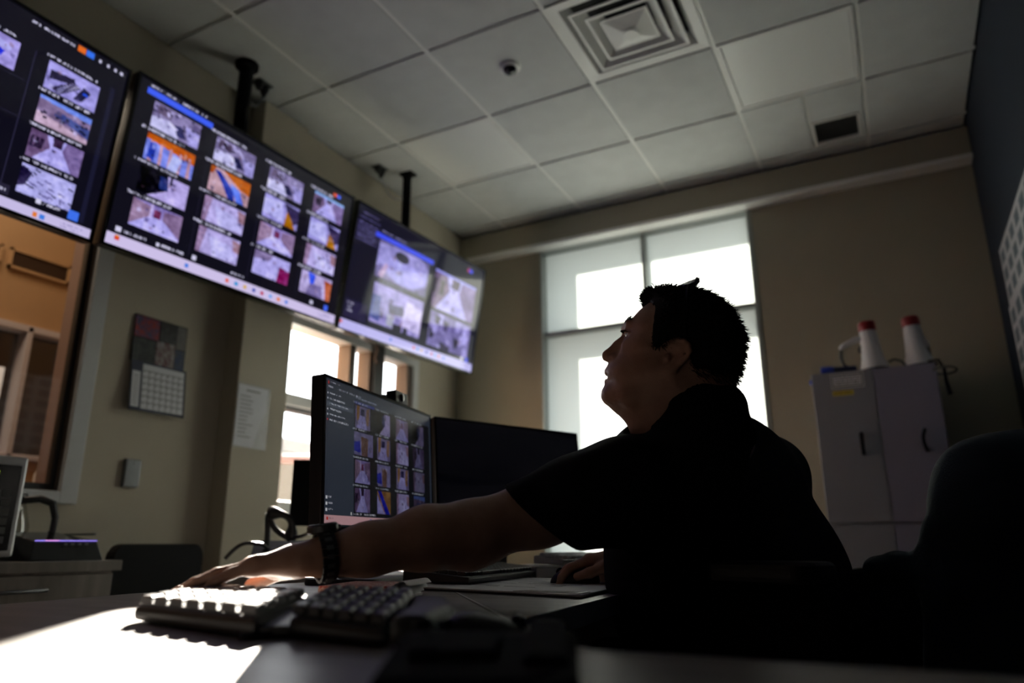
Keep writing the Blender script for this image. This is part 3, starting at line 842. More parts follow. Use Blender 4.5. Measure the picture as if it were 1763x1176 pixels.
M['tvscreen'] = screen_mat('lit screen', 0.56, .06)
M['pcscreen'] = screen_mat('lit monitor screen', 0.34, .22)
tvs = [
    tv('television', (-2.467, .84, 2.245), 0, .116, 1.23, .71, c1, 'wall of camera pictures on the leftmost hanging screen, cut by the picture edge', 'hanging screens along the left wall'),
    tv('television', (-2.419, 2.084, 2.245), .035, .116, 1.23, .71, c2, 'middle hanging screen with four columns of camera pictures', 'hanging screens along the left wall'),
    tv('television', (-2.368, 3.341, 2.246), .062, .149, 1.23, .71, c3, 'right hanging screen with four large camera pictures, window glare on it', 'hanging screens along the left wall')]
plabs = ('black ceiling pole bracket behind the leftmost hanging screen', 'thick black ceiling pole holding the middle hanging screen', 'black ceiling pole holding the right hanging screen')
for (t, c, nn, u), lab, rr in zip(tvs, plabs, (.033, .033, .027)):
    px, py = c.x - .135, c.y + (.0 if lab[0] == 'b' and 'leftmost' in lab else .004)
    m_ = thing('ceiling_mount', (px, py, ZC), lab, 'screen mount', 'ceiling mounts of the hanging screens')
    MB().lathe([(rr + .022, 0), (rr + .022, -.02), (rr + .006, -.03)] if rr > .03 else [(rr + .004, 0), (rr + .004, -.03)], (px, py, ZC), 24).build('ceiling_plate', M['matte'], m_, smooth=True)
    if rr < .03: MB().box(px - .04, px + .05, py - .035, py + .035, ZC - .014, ZC).build('mounting_shoe', M['matte'], m_, bevel=.003)
    MB().lathe([(rr, -.01), (rr, -(ZC - c.z) + .1), (rr, -(ZC - c.z) - .08)], (px, py, ZC), 20).build('pole', M['matte'], m_, smooth=True)
    MB().box(px + .02, c.x - .084, py - .06, py + .06, c.z - .07, c.z + .03).build('bracket', M['black'], m_, bevel=.004)
# power outlets and plugs on the ceiling beside the poles
for (x, y, lab, cable_to) in ((-2.61, 2.235, 'black plug and looped cable on the ceiling by the thick pole', (-2.57, 2.12, 2.93)), (-2.61, 3.20, 'black plug and pale cable on the ceiling by the thinner pole', (-2.515, 3.32, 2.9))):
    t = thing('ceiling_outlet', (x, y, ZC), lab, 'power outlet', 'ceiling outlets beside the screen poles')
    MB().box(x - .035, x + .035, y - .045, y + .045, ZC - .006, ZC).build('plate', M['steel'], t, bevel=.002)
    b = MB(); b.lathe([(.022, 0), (.024, -.02), (.014, -.045), (.008, -.06)], (x, y + .018, ZC - .005), 14); b.lathe([(.02, 0), (.021, -.018), (.012, -.04)], (x + .005, y - .022, ZC - .005), 14)
    b.build('plug', M['black'], t, smooth=True)
    e = Vector(cable_to); s0 = Vector((x, y + .018, ZC - .06))
    pts = []
    for k in range(15):
        f = k / 14; p_ = s0.lerp(e, f); p_.z -= .07 * math.sin(math.pi * f) * (1 - .4 * f); pts.append(p_)
    MB().tube(pts, .005, 8).build('cable', M['white'] if y > 3 else M['steel'], t, smooth=True)
o = MB().box(XL + .001, XL + .03, 2.70, 2.74, 3.05, 3.075).build('wall_hook', M['black'], bevel=.003)
tag(o, 'tiny dark fitting at the top of the left wall past the pillar', 'fitting')
#==FURNITURE==
# ---- things on the left wall
t = thing('wall_calendar', (XL, 1.98, 1.57), 'wall calendar with dark red picture collage above a navy framed month sheet', 'calendar')
aY, aZ, aX = Vector((0, 1, 0)), Vector((0, 0, 1)), Vector((1, 0, 0))
def leaning(mb, y0, y1, z0, z1, xt, xb, th=.003, slant=0.0):
    v = [(XL + xt, y0 + slant, z1), (XL + xt, y1 + slant, z1), (XL + xb, y1, z0), (XL + xb, y0, z0)]
    v2 = [(a - th, b_, c_) for a, b_, c_ in v]
    return mb.add(v + v2, [(0, 1, 2, 3), (7, 6, 5, 4), (0, 4, 5, 1), (1, 5, 6, 2), (2, 6, 7, 3), (3, 7, 4, 0)])
pics = [mat('picture ' + str(k), c_, .55, var=.6, vscale=v_, col2=c2_) for k, (c_, c2_, v_) in enumerate((
    ((.30, .02, .012), (.04, .05, .14), 40), ((.008, .008, .008), (.05, .05, .05), 50), ((.10, .095, .09), (.15, .14, .13), 20),
    ((.006, .010, .012), (.05, .055, .05), 40), ((.09, .012, .012), (.30, .29, .29), 45), ((.012, .035, .11), (.05, .06, .07), 50)))]
b = MB()
leaning(b, 1.845, 2.105, 1.572, 1.775, .006, .012)
b.build('picture_page', M['gloss'], t)
b = MB()
cells = ((1.848, 1.965, 1.68, 1.772, 0), (1.968, 2.05, 1.685, 1.772, 1), (2.053, 2.103, 1.665, 1.772, 2), (1.848, 1.955, 1.574, 1.677, 3), (1.958, 2.05, 1.574, 1.682, 4), (2.053, 2.103, 1.574, 1.662, 5))
for y0, y1, z0, z1, k in cells:
    b.slot(k)
    f = lambda z: .012 - (z - 1.572) / .203 * .006
    leaning(b, y0, y1, z0, z1, f(z1) + .0015, f(z0) + .0015, .001)
b.build('picture_collage', pics, t)
b = MB(); leaning(b, 1.852, 2.118, 1.362, 1.575, .014, .034, .004); b.build('month_backing', M['navy'], t)
b = MB()
g = lambda z: .014 + (1.575 - z) / .213 * .020
leaning(b, 1.905, 2.108, 1.374, 1.566, g(1.566) + .0012, g(1.374) + .0012, .001); leaning(b, 1.858, 1.895, 1.378, 1.53, g(1.53) + .0012, g(1.378) + .0012, .001)
b.build('month_sheet', M['paper'], t)
b = MB()
for k in range(1, 7):
    z = 1.374 + k * .0275; leaning(b, 1.905, 2.108, z - .0012, z + .0012, g(z) + .0018, g(z) + .0018, .0005)
for k in range(1, 7):
    y = 1.905 + k * .029; leaning(b, y - .001, y + .001, 1.374, 1.54, g(1.54) + .0018, g(1.374) + .0018, .0005)
for r_ in range(6):
    for k in range(7):
        z = 1.374 + r_ * .0275 + .02; y = 1.909 + k * .029
        leaning(b, y, y + .005, z, z + .004, g(z) + .0018, g(z) + .0018, .0005)
for k in range(11):
    z = 1.39 + k * .012; leaning(b, 1.863, 1.888, z, z + .002, g(z) + .0018, g(z) + .0018, .0005)
b.build('month_grid', M['ink'], t)

t = thing('wall_plate', (XL, 1.922, 1.11), 'brushed metal blank switch plate on the wall below the calendar', 'switch plate')
MB().box(XL, XL + .018, 1.886, 1.958, 1.052, 1.166).build('plate', M['steel'], t, bevel=.006)
for z in (1.150, 1.068): MB().lathe([(.004, 0), (.003, .002)], (XL + .018, 1.922, z), 10, (1, 0, 0)).build('screw', M['steel'], t)

t = thing('notice_sheet', (XL + .105, 2.42, 1.4), 'white printed sheet in a clear sleeve taped to the pillar', 'paper notice')
xp = XL + .106
MB().box(xp, xp + .001, 2.335, 2.535, 1.262, 1.562).build('clear_sleeve', M['sleeve'], t)
MB().prism([(2.337, 1.268), (2.45, 1.266), (2.515, 1.45), (2.52, 1.555), (2.337, 1.555)], aY, aZ, aX, (0, 0, 0), xp + .0012, xp + .002).build('sheet', M['paper'], t)
b = MB()
r_ = random.Random(3)
b.box(xp + .002, xp + .0024, 2.385, 2.47, 1.528, 1.534)
for k in range(11):
    z = 1.50 - k * .019
    b.box(xp + .002, xp + .0024, 2.352, 2.352 + r_.uniform(.05, .1) - max(0, k - 6) * .005, z, z + .004)
b.build('print', M['ink'], t)

# ---- credenza and what stands on it
t = thing('credenza', (-2.46, .75, 0), 'grey woodgrain drawer cabinet along the left wall, holding the microwave', 'cabinet')
zc = .782
MB().box(-2.77, -2.17, .02, 1.485, .05, zc - .03).build('body', M['cred'], t)
MB().box(-2.775, -2.145, .0, 1.50, zc - .03, zc).build('top', M['cred'], t, bevel=.002)
for k, (y0, y1) in enumerate(((.03, .745), (.755, 1.478))):
    for z0, z1 in ((.52, .745), (.29, .515), (.06, .285)):
        d = MB().box(-2.17, -2.152, y0, y1, z0, z1).build('drawer', M['cred'], t, bevel=.0015)
        ym = (y0 + y1) / 2 + .06; zz = z1 - .04
        pts = [(-2.152, ym - .11, zz)] + [(-2.152 + .03 * math.sin(math.pi * q / 12), ym - .11 + .22 * q / 12, zz) for q in range(1, 12)] + [(-2.152, ym + .11, zz)]
        MB().tube(pts, .005, 8).build('handle', M['steel'], d, smooth=True)
MB().box(-2.75, -2.2, .05, 1.45, 0, .05).build('plinth', M['black'], t)

t = thing('microwave', (-2.43, .97, zc), 'silver microwave oven with green clock digits at the left picture edge', 'microwave')
MB().box(-2.66, -2.235, .74, 1.205, zc + .012, zc + .29).build('case', mat('silver paint', (.40, .40, .40), .4, .6), t, bevel=.008)
MB().box(-2.235, -2.205, .74, 1.208, zc + .014, zc + .288).build('front_frame', mat('silver trim', (.44, .44, .45), .35, .5), t, bevel=.008)
MB().box(-2.205, -2.199, .76, 1.05, zc + .035, zc + .265).build('door', M['gloss'], t, bevel=.003)
MB().box(-2.205, -2.200, 1.07, 1.19, zc + .03, zc + .262).build('control_panel', M['gloss'], t, bevel=.003)
b = MB()
def seg7(mb, y, z, s_, on):
    q = {'a': (0, 1, .8, 1), 'g': (0, .5, .8, .5), 'd': (0, 0, .8, 0)}
    for k, (a, b_, c_, d_) in q.items():
        if k in on: mb.box(-2.1995, -2.1988, y, y + s_ * .55, z + b_ * s_ - .001, z + b_ * s_ + .001)
    v = {'f': (0, .5), 'e': (0, 0), 'b': (.55, .5), 'c': (.55, 0)}
    for k, (a, b_) in v.items():
        if k in on: mb.box(-2.1995, -2.1988, y + a * s_ - .001, y + a * s_ + .001, z + b_ * s_, z + (b_ + .5) * s_)
for k, on in enumerate(('bc', 'abged', 'abc', 'abc')): seg7(b, 1.052 + k * .022, zc + .222, .022, on)
b.build('clock_digits', M['display'], t)
b = MB()
for r2 in range(6):
    for k in range(3): b.box(-2.2, -2.1985, 1.087 + k * .031, 1.11 + k * .031, zc + .05 + r2 * .025, zc + .068 + r2 * .025)
b.build('button_pad', mat('grey buttons', (.06, .06, .062), .5), t)
for x in (-2.6, -2.26):
    for y in (.79, 1.16): MB().box(x - .015, x + .015, y - .015, y + .015, zc, zc + .012).build('foot', M['black'], t)

t = thing('coffee_maker', (-2.55, 1.34, zc), 'coffee maker with glass carafe and black looped handle behind the microwave', 'coffee maker')
MB().box(-2.72, -2.44, 1.24, 1.43, zc, zc + .03).build('base', mat('pale grey', (.42, .43, .42), .4), t, bevel=.006)
MB().box(-2.72, -2.62, 1.24, 1.36, zc + .03, zc + .30).build('tower', M['white'], t, bevel=.008)
MB().box(-2.62, -2.47, 1.24, 1.345, zc + .215, zc + .30).build('brew_head', M['white'], t, bevel=.012)
cc = (-2.545, 1.35, zc + .032)
MB().lathe([(.05, 0), (.066, .02), (.07, .07), (.055, .13), (.048, .15)], cc, 24).build('carafe', M['carafe'], t, smooth=True)
MB().lathe([(.052, .145), (.052, .175), (.03, .182)], cc, 24).build('carafe_lid', M['black'], t, smooth=True)
MB().tube([(-2.495, 1.375, zc + .185), (-2.465, 1.405, zc + .19), (-2.440, 1.432, zc + .175), (-2.430, 1.442, zc + .13), (-2.430, 1.44, zc + .085), (-2.455, 1.42, zc + .06), (-2.487, 1.39, zc + .055)], [.012, .012, .012, .011, .011, .010, .010], 10).build('carafe_handle', M['black'], t, smooth=True)

t = thing('black_console', (-2.27, 1.34, zc), 'black sloped box with a thin violet light line on the credenza end', 'device')
y0, y1 = 1.245, 1.462
MB().add([(-2.42, y0, zc), (-2.42, y1, zc), (-2.185, y1, zc), (-2.185, y0, zc), (-2.41, y0 + .022, zc + .085), (-2.41, y1 - .02, zc + .085), (-2.215, y1 - .008, zc + .056), (-2.215, y0 + .02, zc + .056)],
         [(3, 2, 1, 0), (4, 5, 6, 7), (0, 1, 5, 4), (1, 2, 6, 5), (2, 3, 7, 6), (3, 0, 4, 7)]).build('body', M['gloss'], t, bevel=.004)
MB().obox((-2.214, (y0 + y1) / 2 + .006, zc + .0575), ((0, 1, 0), (1, 0, 0), (0, 0, 1)), ((y1 - y0) / 2 - .016, .0015, .0012)).build('light_strip', M['glow'], t)
MB().obox((-2.2135, 1.315, zc + .0578), ((0, 1, 0), (1, 0, 0), (0, 0, 1)), (.02, .0015, .0012)).build('light_spot', M['glow2'], t)
b = MB()
for k in range(4): b.box(-2.203, -2.200, 1.345 + k * .021, 1.354 + k * .021, zc + .045, zc + .05)
b.build('indicator', M['steel'], t)
b = MB(); b.box(-2.40, -2.22, y1 - .019, y1 - .012, zc + .074, zc + .080); b.build('side_rail', M['steel'], t)

# ---- plain black chair past the credenza
t = thing('visitor_chair', (-2.3, 1.75, 0), 'black chair with rounded back standing past the credenza end', 'chair')
ca_, cb2 = Vector((-.20, .98, 0)).normalized(), Vector((.98, .20, 0)).normalized()
cO = Vector((-2.33, 1.76, 0))
def rrect(w_, h_, r, n=6):
    pts = []
    for cx2, cy2, a0 in ((w_ - r, h_ - r, 0), (-w_ + r, h_ - r, 90), (-w_ + r, -h_ + r, 180), (w_ - r, -h_ + r, 270)):
        for k in range(n + 1):
            a_ = math.radians(a0 + 90 * k / n); pts.append((cx2 + r * math.cos(a_), cy2 + r * math.sin(a_)))
    return pts
MB().prism(rrect(.215, .175, .05), ca_, (0, 0, 1), cb2, cO + Vector((0, 0, .655)), -.018, .018).build('backrest', M['matte'], t, bevel=.005)
MB().prism(rrect(.22, .2, .05), ca_, cb2, (0, 0, 1), cO + cb2 * .23 + Vector((0, 0, .43)), -.025, .025).build('seat', M['matte'], t, bevel=.008)
for sy in (-1, 1):
    MB().tube([cO + ca_ * .19 * sy + Vector((0, 0, .6)), cO + ca_ * .19 * sy + cb2 * .03 + Vector((0, 0, .42)), cO + ca_ * .2 * sy - cb2 * .03 + Vector((0, 0, 0))], .012, 8).build('leg', M['black'], t, smooth=True)
    MB().tube([cO + ca_ * .19 * sy + cb2 * .40 + Vector((0, 0, .42)), cO + ca_ * .2 * sy + cb2 * .42 + Vector((0, 0, 0))], .012, 8).build('leg', M['black'], t, smooth=True)

# ---- the L-shaped desk
ZT = .74
t = thing('desk', (-.8, .9, 0), 'grey laminate corner desk in the foreground, sunlit at the keyboard', 'desk')
mitre = [(-.412, .789), (-1.27, 1.86)]
main = [(-.412, .789), (-.46, 1.30), (-.50, 2.5), (-1.27, 2.5), (-1.27, 1.853)]
near = [(-.418, .784), (-1.27, 1.846), (-1.275, .92), (-1.15, .3), (-1.15, -.35), (.57, -.35), (.57, .615), (-.245, .60), (-.33, .665)]
MB().prism(main, (1, 0, 0), (0, 1, 0), (0, 0, 1), (0, 0, 0), ZT - .03, ZT).build('worktop', M['desk'], t, bevel=.002)
MB().prism(near, (1, 0, 0), (0, 1, 0), (0, 0, 1), (0, 0, 0), ZT - .03, ZT).build('worktop', M['desk'], t, bevel=.002)
def band(mb, pts, th=.002):
    for (xa, ya), (xb, yb) in zip(pts[:-1], pts[1:]):
        d = Vector((xb - xa, yb - ya, 0)); L_ = d.length; d /= L_; n_ = Vector((d.y, -d.x, 0))
        mb.obox(Vector(((xa + xb) / 2, (ya + yb) / 2, ZT - .0145)) + n_ * th / 2, (d, n_, (0, 0, 1)), (L_ / 2, th, .0155))
b = MB(); band(b, [(-.412, .789), (-.46, 1.30), (-.50, 2.5)], .002); b.build('edge_band', M['edge'], t)
b = MB(); band(b, [(.57, .615), (-.245, .60), (-.33, .665), (-.412, .789)], .002); b.build('edge_band', M['edge'], t)
b = MB(); d = Vector((-.858, 1.064, 0)).normalized(); b.obox(Vector((-.415 - .429, .7865 + .532, ZT + .0002)), (d, (d.y, -d.x, 0), (0, 0, 1)), (.683, .0022, .0004)); b.build('joint_strip', M['edge'], t)
for x0, x1, y0, y1 in ((-1.25, -1.22, 1.0, 2.45), (-1.1, -.6, 2.42, 2.45), (.53, .56, -.3, .55), (-1.12, -1.09, -.3, .5)):
    MB().box(x0, x1, y0, y1, 0, ZT - .03).build('panel_leg', M['desk'], t)
t = thing('back_desk', (-1.65, 2.1, 0), 'second desk behind the monitors, carrying the phone', 'desk')
MB().box(-1.85, -1.29, 1.62, 2.55, ZT - .03, ZT).build('worktop', M['desk'], t, bevel=.002)
for y in (1.68, 2.5): MB().box(-1.82, -1.34, y - .015, y + .015, 0, ZT - .03).build('panel_leg', M['desk'], t)

# ---- monitors
def monitor(name, c, yaw, tilt, w, h, canvas, label, group, lit=True):
    n = Vector((math.cos(yaw), -math.sin(yaw), 0)); a = Vector((math.sin(yaw), math.cos(yaw), 0))
    u = Vector((n.x * math.sin(tilt), n.y * math.sin(tilt), math.cos(tilt)))
    nn = a.cross(u); nn = nn if nn.dot(n) > 0 else -nn
    c = Vector(c)
    t = thing(name, Vector((c.x, c.y, ZT)), label, 'monitor', group)
    MB().obox(c - nn * .016, (a, u, nn), (w / 2, h / 2, .015)).build('housing', M['black'], t, bevel=.003)
    MB().obox(c - nn * .042, (a, u, nn), (w * .3, h * .3, .014)).build('back_hump', M['black'], t, bevel=.006)
    b = MB(); bz = .006
    for s_ in (-1, 1): b.obox(c + a * s_ * (w / 2 - bz / 2), (a, u, nn), (bz / 2, h / 2, .0022))
    b.obox(c + u * (h / 2 - bz / 2), (a, u, nn), (w / 2 - bz, bz / 2, .0022)); b.obox(c - u * (h / 2 - .007), (a, u, nn), (w / 2 - bz, .007, .0022))
    b.build('bezel', M['gloss'], t)
    if canvas is not None:
        screen_mesh('screen', canvas, c - a * (w / 2 - bz) + u * (h / 2 - bz) + nn * .0006, a, u, w - 2 * bz, h - bz - .014, M['pcscreen'], t)
    f0 = c - nn * .085
    MB().obox(Vector((f0.x, f0.y, (ZT + c.z) / 2)), (a, n, (0, 0, 1)), (.03, .012, (c.z - ZT) / 2)).build('stand_neck', M['black'], t, bevel=.004)
    MB().obox(c - nn * .065, (a, u, nn), (.04, .04, .022)).build('stand_hinge', M['black'], t, bevel=.003)
    MB().prism(rrect(.11, .085, .03), a, n, (0, 0, 1), Vector((f0.x, f0.y, 0)) + n * .03, ZT, ZT + .014).build('stand_foot', M['black'], t, bevel=.003)
    return t, c, a, n, u, nn
G = 'monitors on the desks'
tm, c, a, n, u, nn = monitor('monitor', (-1.074, 1.393, 1.009), -.171, -.056, .54, .325, c4, 'desk monitor with rows of camera pictures, webcam on top', G)
wc = thing('webcam', c + u * .165, 'small black webcam on top of the lit desk monitor', 'webcam')
pc = c + a * .09 + u * .178 - nn * .012
MB().obox(pc, (a, u, nn), (.034, .015, .014)).build('body', M['black'], wc, bevel=.003)
MB().lathe([(.010, 0), (.010, .003), (.007, .004)], pc + nn * .0135, 16, nn).build('lens', M['gloss'], wc, smooth=True)
MB().obox(pc - u * .009 - nn * .03, (a, u, nn), (.018, .02, .006)).build('clip', M['black'], wc, bevel=.002)
monitor('monitor', (-1.002, 1.916, 1.009), .428, -.1, .54, .325, c5, 'dark desk monitor right of the lit one, beside the seated man', G)
# a monitor seen from behind, past the lit one
p = at(528, 850, 2.5)
tb = thing('monitor', (p.x, p.y, ZT), 'black back of a monitor partly hidden behind the lit monitor', 'monitor', G)
a2, n2 = Vector((.80, .60, 0)), Vector((.60, -.80, 0))
c0 = at(502, 848, 2.5) + a2 * .235
MB().obox(c0, (a2, (0, 0, 1), n2), (.235, .112, .014)).build('housing', M['matte'], tb, bevel=.004)
MB().obox(c0 + n2 * .022, (a2, (0, 0, 1), n2), (.11, .075, .012)).build('back_hump', M['matte'], tb, bevel=.006)
MB().obox(Vector((c0.x, c0.y, (ZT + c0.z) / 2 - .02)) + n2 * .034, (a2, (0, 0, 1), n2), (.025, (c0.z - ZT) / 2 - .02, .01)).build('stand_neck', M['black'], tb)
MB().prism(rrect(.1, .08, .03), a2, n2, (0, 0, 1), Vector((c0.x, c0.y, 0)), ZT, ZT + .014).build('stand_foot', M['black'], tb)

# ---- desk phone behind
p = at(485, 930, 2.35); p.z = ZT
t = thing('telephone', p, 'black desk phone with upright handset behind the monitors', 'telephone')
pa, pn = Vector((.75, .66, 0)).normalized(), Vector((.66, -.75, 0)).normalized()
MB().prism([(-.09, 0), (.09, 0), (.09, .03), (-.07, .10), (-.09, .10)], pn, (0, 0, 1), pa, p, -.09, .09).build('base', M['black'], t, bevel=.005)
h0 = at(462, 883, 2.35); h1 = at(500, 928, 2.35)
pts = []
for k in range(13):
    f = k / 12; q = h0.lerp(h1, f); q += (CU * .55 + CR * .75).normalized() * .040 * math.sin(math.pi * f); pts.append(q)
MB().tube(pts, [.020, .022, .018, .013, .011, .011, .011, .011, .011, .013, .018, .022, .019], 12).build('handset', M['black'], t, smooth=2)
pts = []
for k in range(13):
    f = k / 12; q = h0.lerp(h1, f); q -= (CU * .55 + CR * .75).normalized() * .016 * math.sin(math.pi * f); pts.append(q)
MB().tube(pts, [.012] + [.009] * 11 + [.012], 10).build('handset_rest', M['black'], t, smooth=2)
MB().tube([h0 + Vector((0, 0, -.01)), (h0 + p) / 2 + Vector((-.03, 0, .03)), p + Vector((-.06, 0, .02))], .009, 8).build('handset_cradle', M['black'], t, smooth=True)
def sag(a_, b_, d, n=14):
    r = []
    for k in range(n + 1):
        f = k / n; q = Vector(a_).lerp(Vector(b_), f); q.z -= d * math.sin(math.pi * f); r.append(q)
    return r
q0 = p + Vector((-.05, .02, .05)); q1 = at(388, 962, 2.3)
o = MB().tube(sag(q0, at(440, 936, 2.3), -.012) + sag(at(440, 936, 2.3), q1, -.02)[1:], .006, 8).build('cord', M['black'], smooth=True); tag(o, 'black cord looping left from the desk phone', 'cable')
o = MB().tube(sag(at(505, 925, 2.2), at(548, 905, 2.2), .01) + [at(560, 912, 2.15), Vector((at(575, 930, 2.1).x, at(575, 930, 2.1).y, ZT + .005))], .005, 8).build('cord', M['black'], smooth=True); tag(o, 'black cord between the phone and the lit monitor', 'cable')

# ---- small things on the desk
def oriented(O, ang):
    c_, s_ = math.cos(ang), math.sin(ang)
    return Vector(O), Vector((c_, s_, 0)), Vector((-s_, c_, 0))
t = thing('desk_pad', (-.69, 1.4, ZT), 'large white paper desk pad under the mouse', 'desk pad')
padp = [(-.884, 1.228), (-.474, 1.134), (-.494, 1.345), (-.525, 1.63), (-.945, 1.70)]
MB().prism(padp, (1, 0, 0), (0, 1, 0), (0, 0, 1), (0, 0, 0), ZT + .0005, ZT + .004).build('backing_board', M['black'], t)
MB().prism([(x * .99 - .007, 1.4 + (y - 1.4) * .975) for x, y in padp], (1, 0, 0), (0, 1, 0), (0, 0, 1), (0, 0, 0), ZT + .004, ZT + .0062).build('paper_sheet', M['paper'], t)
b = MB(); b.prism([(-.485, 1.16), (-.62, 1.18), (-.60, 1.205), (-.487, 1.21)], (1, 0, 0), (0, 1, 0), (0, 0, 1), (0, 0, 0), ZT + .0064, ZT + .0072); b.build('corner_flap', M['sleeve'], t)
b = MB()
for k in range(26):
    x = random.uniform(-.85, -.58); y = random.uniform(1.28, 1.65); l_ = random.uniform(.012, .05)
    b.obox((x, y, ZT + .0064), ((.97, -.22, 0), (.22, .97, 0), (0, 0, 1)), (l_, .001, .0002))
b.build('print', mat('pencil', (.35, .36, .40), .8), t)

def keyboard(name, O, ang, w, d, tilt, label, keymat, bodymat, z0, group=None):
    O, ax, ay = oriented(O, ang)
    t = thing(name, O, label, 'keyboard', group)
    hb, hf = .014 + math.sin(tilt) * d, .014
    q = [O - ax * w / 2, O + ax * w / 2, O + ax * w / 2 + ay * d, O - ax * w / 2 + ay * d]
    Z = Vector((0, 0, 1))
    v = [x + Z * .001 for x in q] + [q[0] + Z * hf, q[1] + Z * hf, q[2] + Z * hb, q[3] + Z * hb]
    MB().add(v, [(3, 2, 1, 0), (4, 5, 6, 7), (0, 1, 5, 4), (1, 2, 6, 5), (2, 3, 7, 6), (3, 0, 4, 7)]).build('body', bodymat, t, bevel=.004)
    b = MB(); rows = 6; cols = 21; nrm = (Z * d - ay * (hb - hf)).normalized(); yv = (ay * d + Z * (hb - hf)).normalized()
    for r in range(rows):
        for k in range(cols):
            if r == 0 and 3 < k < 9:
                if k > 4: continue
                cx2 = (k + 2.5) / cols
                hw = w / cols * 2.4
            else:
                cx2 = (k + .5) / cols; hw = w / cols * .43
            cen = O + ax * (cx2 - .5) * w * .95 + Z * hf + (ay * d + Z * (hb - hf)) * (.10 + .82 * (r + .4) / rows) + nrm * .004
            b.obox(cen, (ax, yv, nrm), (hw * .95, d / rows * .36, .004))
    b.build('key_field', keymat, t, bevel=.0012, seg=1)
    return t
keyboard('keyboard', (-.815, 1.545, ZT + .007), math.pi / 2 + .09, .45, .155, .09, 'black keyboard on the desk pad in front of the monitors', M['key'], M['black'], 0, 'keyboards on the desk')
# binder with white keyboard on it, far along the desk
p = at(870, 968, 2.1)
t = thing('ring_binder', (-.835, 1.92, ZT), 'flat pale grey binder lying under the white keyboard', 'binder')
O_, ax_, ay_ = oriented((-.835, 1.92, ZT), 1.143)
MB().obox(O_ + Vector((0, 0, .016)), (ax_, ay_, (0, 0, 1)), (.20, .10, .0155)).build('cover', mat('grey binder', (.40, .41, .42), .4), t, bevel=.003)
MB().obox(O_ + Vector((0, 0, .016)) - ay_ * .096, (ax_, ay_, (0, 0, 1)), (.198, .0045, .011)).build('paper_block', M['paper'], t)
keyboard('keyboard', (-.716, 1.946, ZT + .033), 1.143, .36, .12, .08, 'white keyboard lying on the grey binder far along the desk', M['key_white'], M['sleeve'], 0, 'keyboards on the desk')

t = thing('mouse', (-.64, 1.5, ZT), 'black computer mouse under his right hand', 'computer mouse')
#MOUSE
def mouse_mesh(O, ang, L_=.105, W_=.062, H_=.034):
    O, ax, ay = oriented(O, ang)
    vs = []; NU, NV = 20, 10
    for j in range(NV + 1):
        ph = (math.pi / 2) * j / NV
        for i in range(NU):
            th = 2 * math.pi * i / NU
            r = math.cos(ph) ** .6
            x = math.copysign(abs(math.cos(th)) ** .75, math.cos(th)) * r * L_ / 2; y = math.copysign(abs(math.sin(th)) ** .75, math.sin(th)) * r * W_ / 2
            z = math.sin(ph) ** .9 * H_ * (1 - .30 * (x / (L_ / 2)) - .12 * (x / (L_ / 2)) ** 2)
            vs.append(O + ax * x + ay * y + Vector((0, 0, z)))
    fs = [(j * NU + i, j * NU + (i + 1) % NU, (j + 1) * NU + (i + 1) % NU, (j + 1) * NU + i) for j in range(NV) for i in range(NU)]
    fs.append(tuple(range(NU - 1, -1, -1)))
    return MB().add(vs, fs)
RM = at(990, 1004, 1.52); RM.z = ZT + .0065
t.location = RM
ma = math.radians(196)
mouse_mesh(RM, ma).build('shell', M['black'], t, smooth=2)
_o, ax_, ay_ = oriented(RM, ma)
MB().lathe([(.009, -.003), (.010, -.002), (.010, .002), (.009, .003)], RM + ax_ * .03 + Vector((0, 0, .021)), 16, ay_).build('scroll_wheel', M['gloss'], t, smooth=True)

t = thing('notebook', (-.775, .985, ZT), 'red patterned notebook with curled white pages under his forearm', 'notebook')
O_, ax_, ay_ = oriented((-.775, .985, ZT), .30)
MB().obox(O_ + Vector((0, 0, .004)), (ax_, ay_, (0, 0, 1)), (.062, .075, .0035)).build('back_cover', M['black'], t, bevel=.001)
MB().obox(O_ + Vector((0, 0, .011)), (ax_, ay_, (0, 0, 1)), (.060, .073, .0032)).build('pages', M['paper'], t)
MB().obox(O_ + Vector((-.004, 0, .0195)), (ax_, ay_, (0, 0, 1)), (.056, .073, .0052)).build('front_cover', M['cover_red'], t, bevel=.002)
b = MB()
for k in range(4):
    pts = []
    for q in range(9):
        f = q / 8
        pts.append((.055 + .030 * f - .006 * k * f, .010 + .022 * math.sin(f * 2.4 + .3 * k) * (1 - .15 * k)))
    vs = []
    for sgn in (-.073, .05):
        vs += [O_ + ax_ * x + ay_ * sgn + Vector((0, 0, z)) for x, z in pts]
    b.add(vs, [(i, i + 1, 9 + i + 1, 9 + i) for i in range(8)])
b.build('curled_page', M['paper'], t, smooth=2)
t = thing('pen', (-.74, .93, ZT), 'black pen lying in front of the red notebook', 'pen')
p0, p1 = Vector((-.80, .895, ZT + .006)), Vector((-.68, .955, ZT + .006))
MB().tube([p0, p0.lerp(p1, .8), p1], [.0052, .0052, .0015], 10).build('barrel', M['black'], t, smooth=True)
MB().obox(p0.lerp(p1, .18) + Vector((0, 0, .0065)), ((p1 - p0).normalized(), Vector((-.447, .894, 0)), (0, 0, 1)), (.018, .0015, .0008)).build('clip', M['steel'], t)

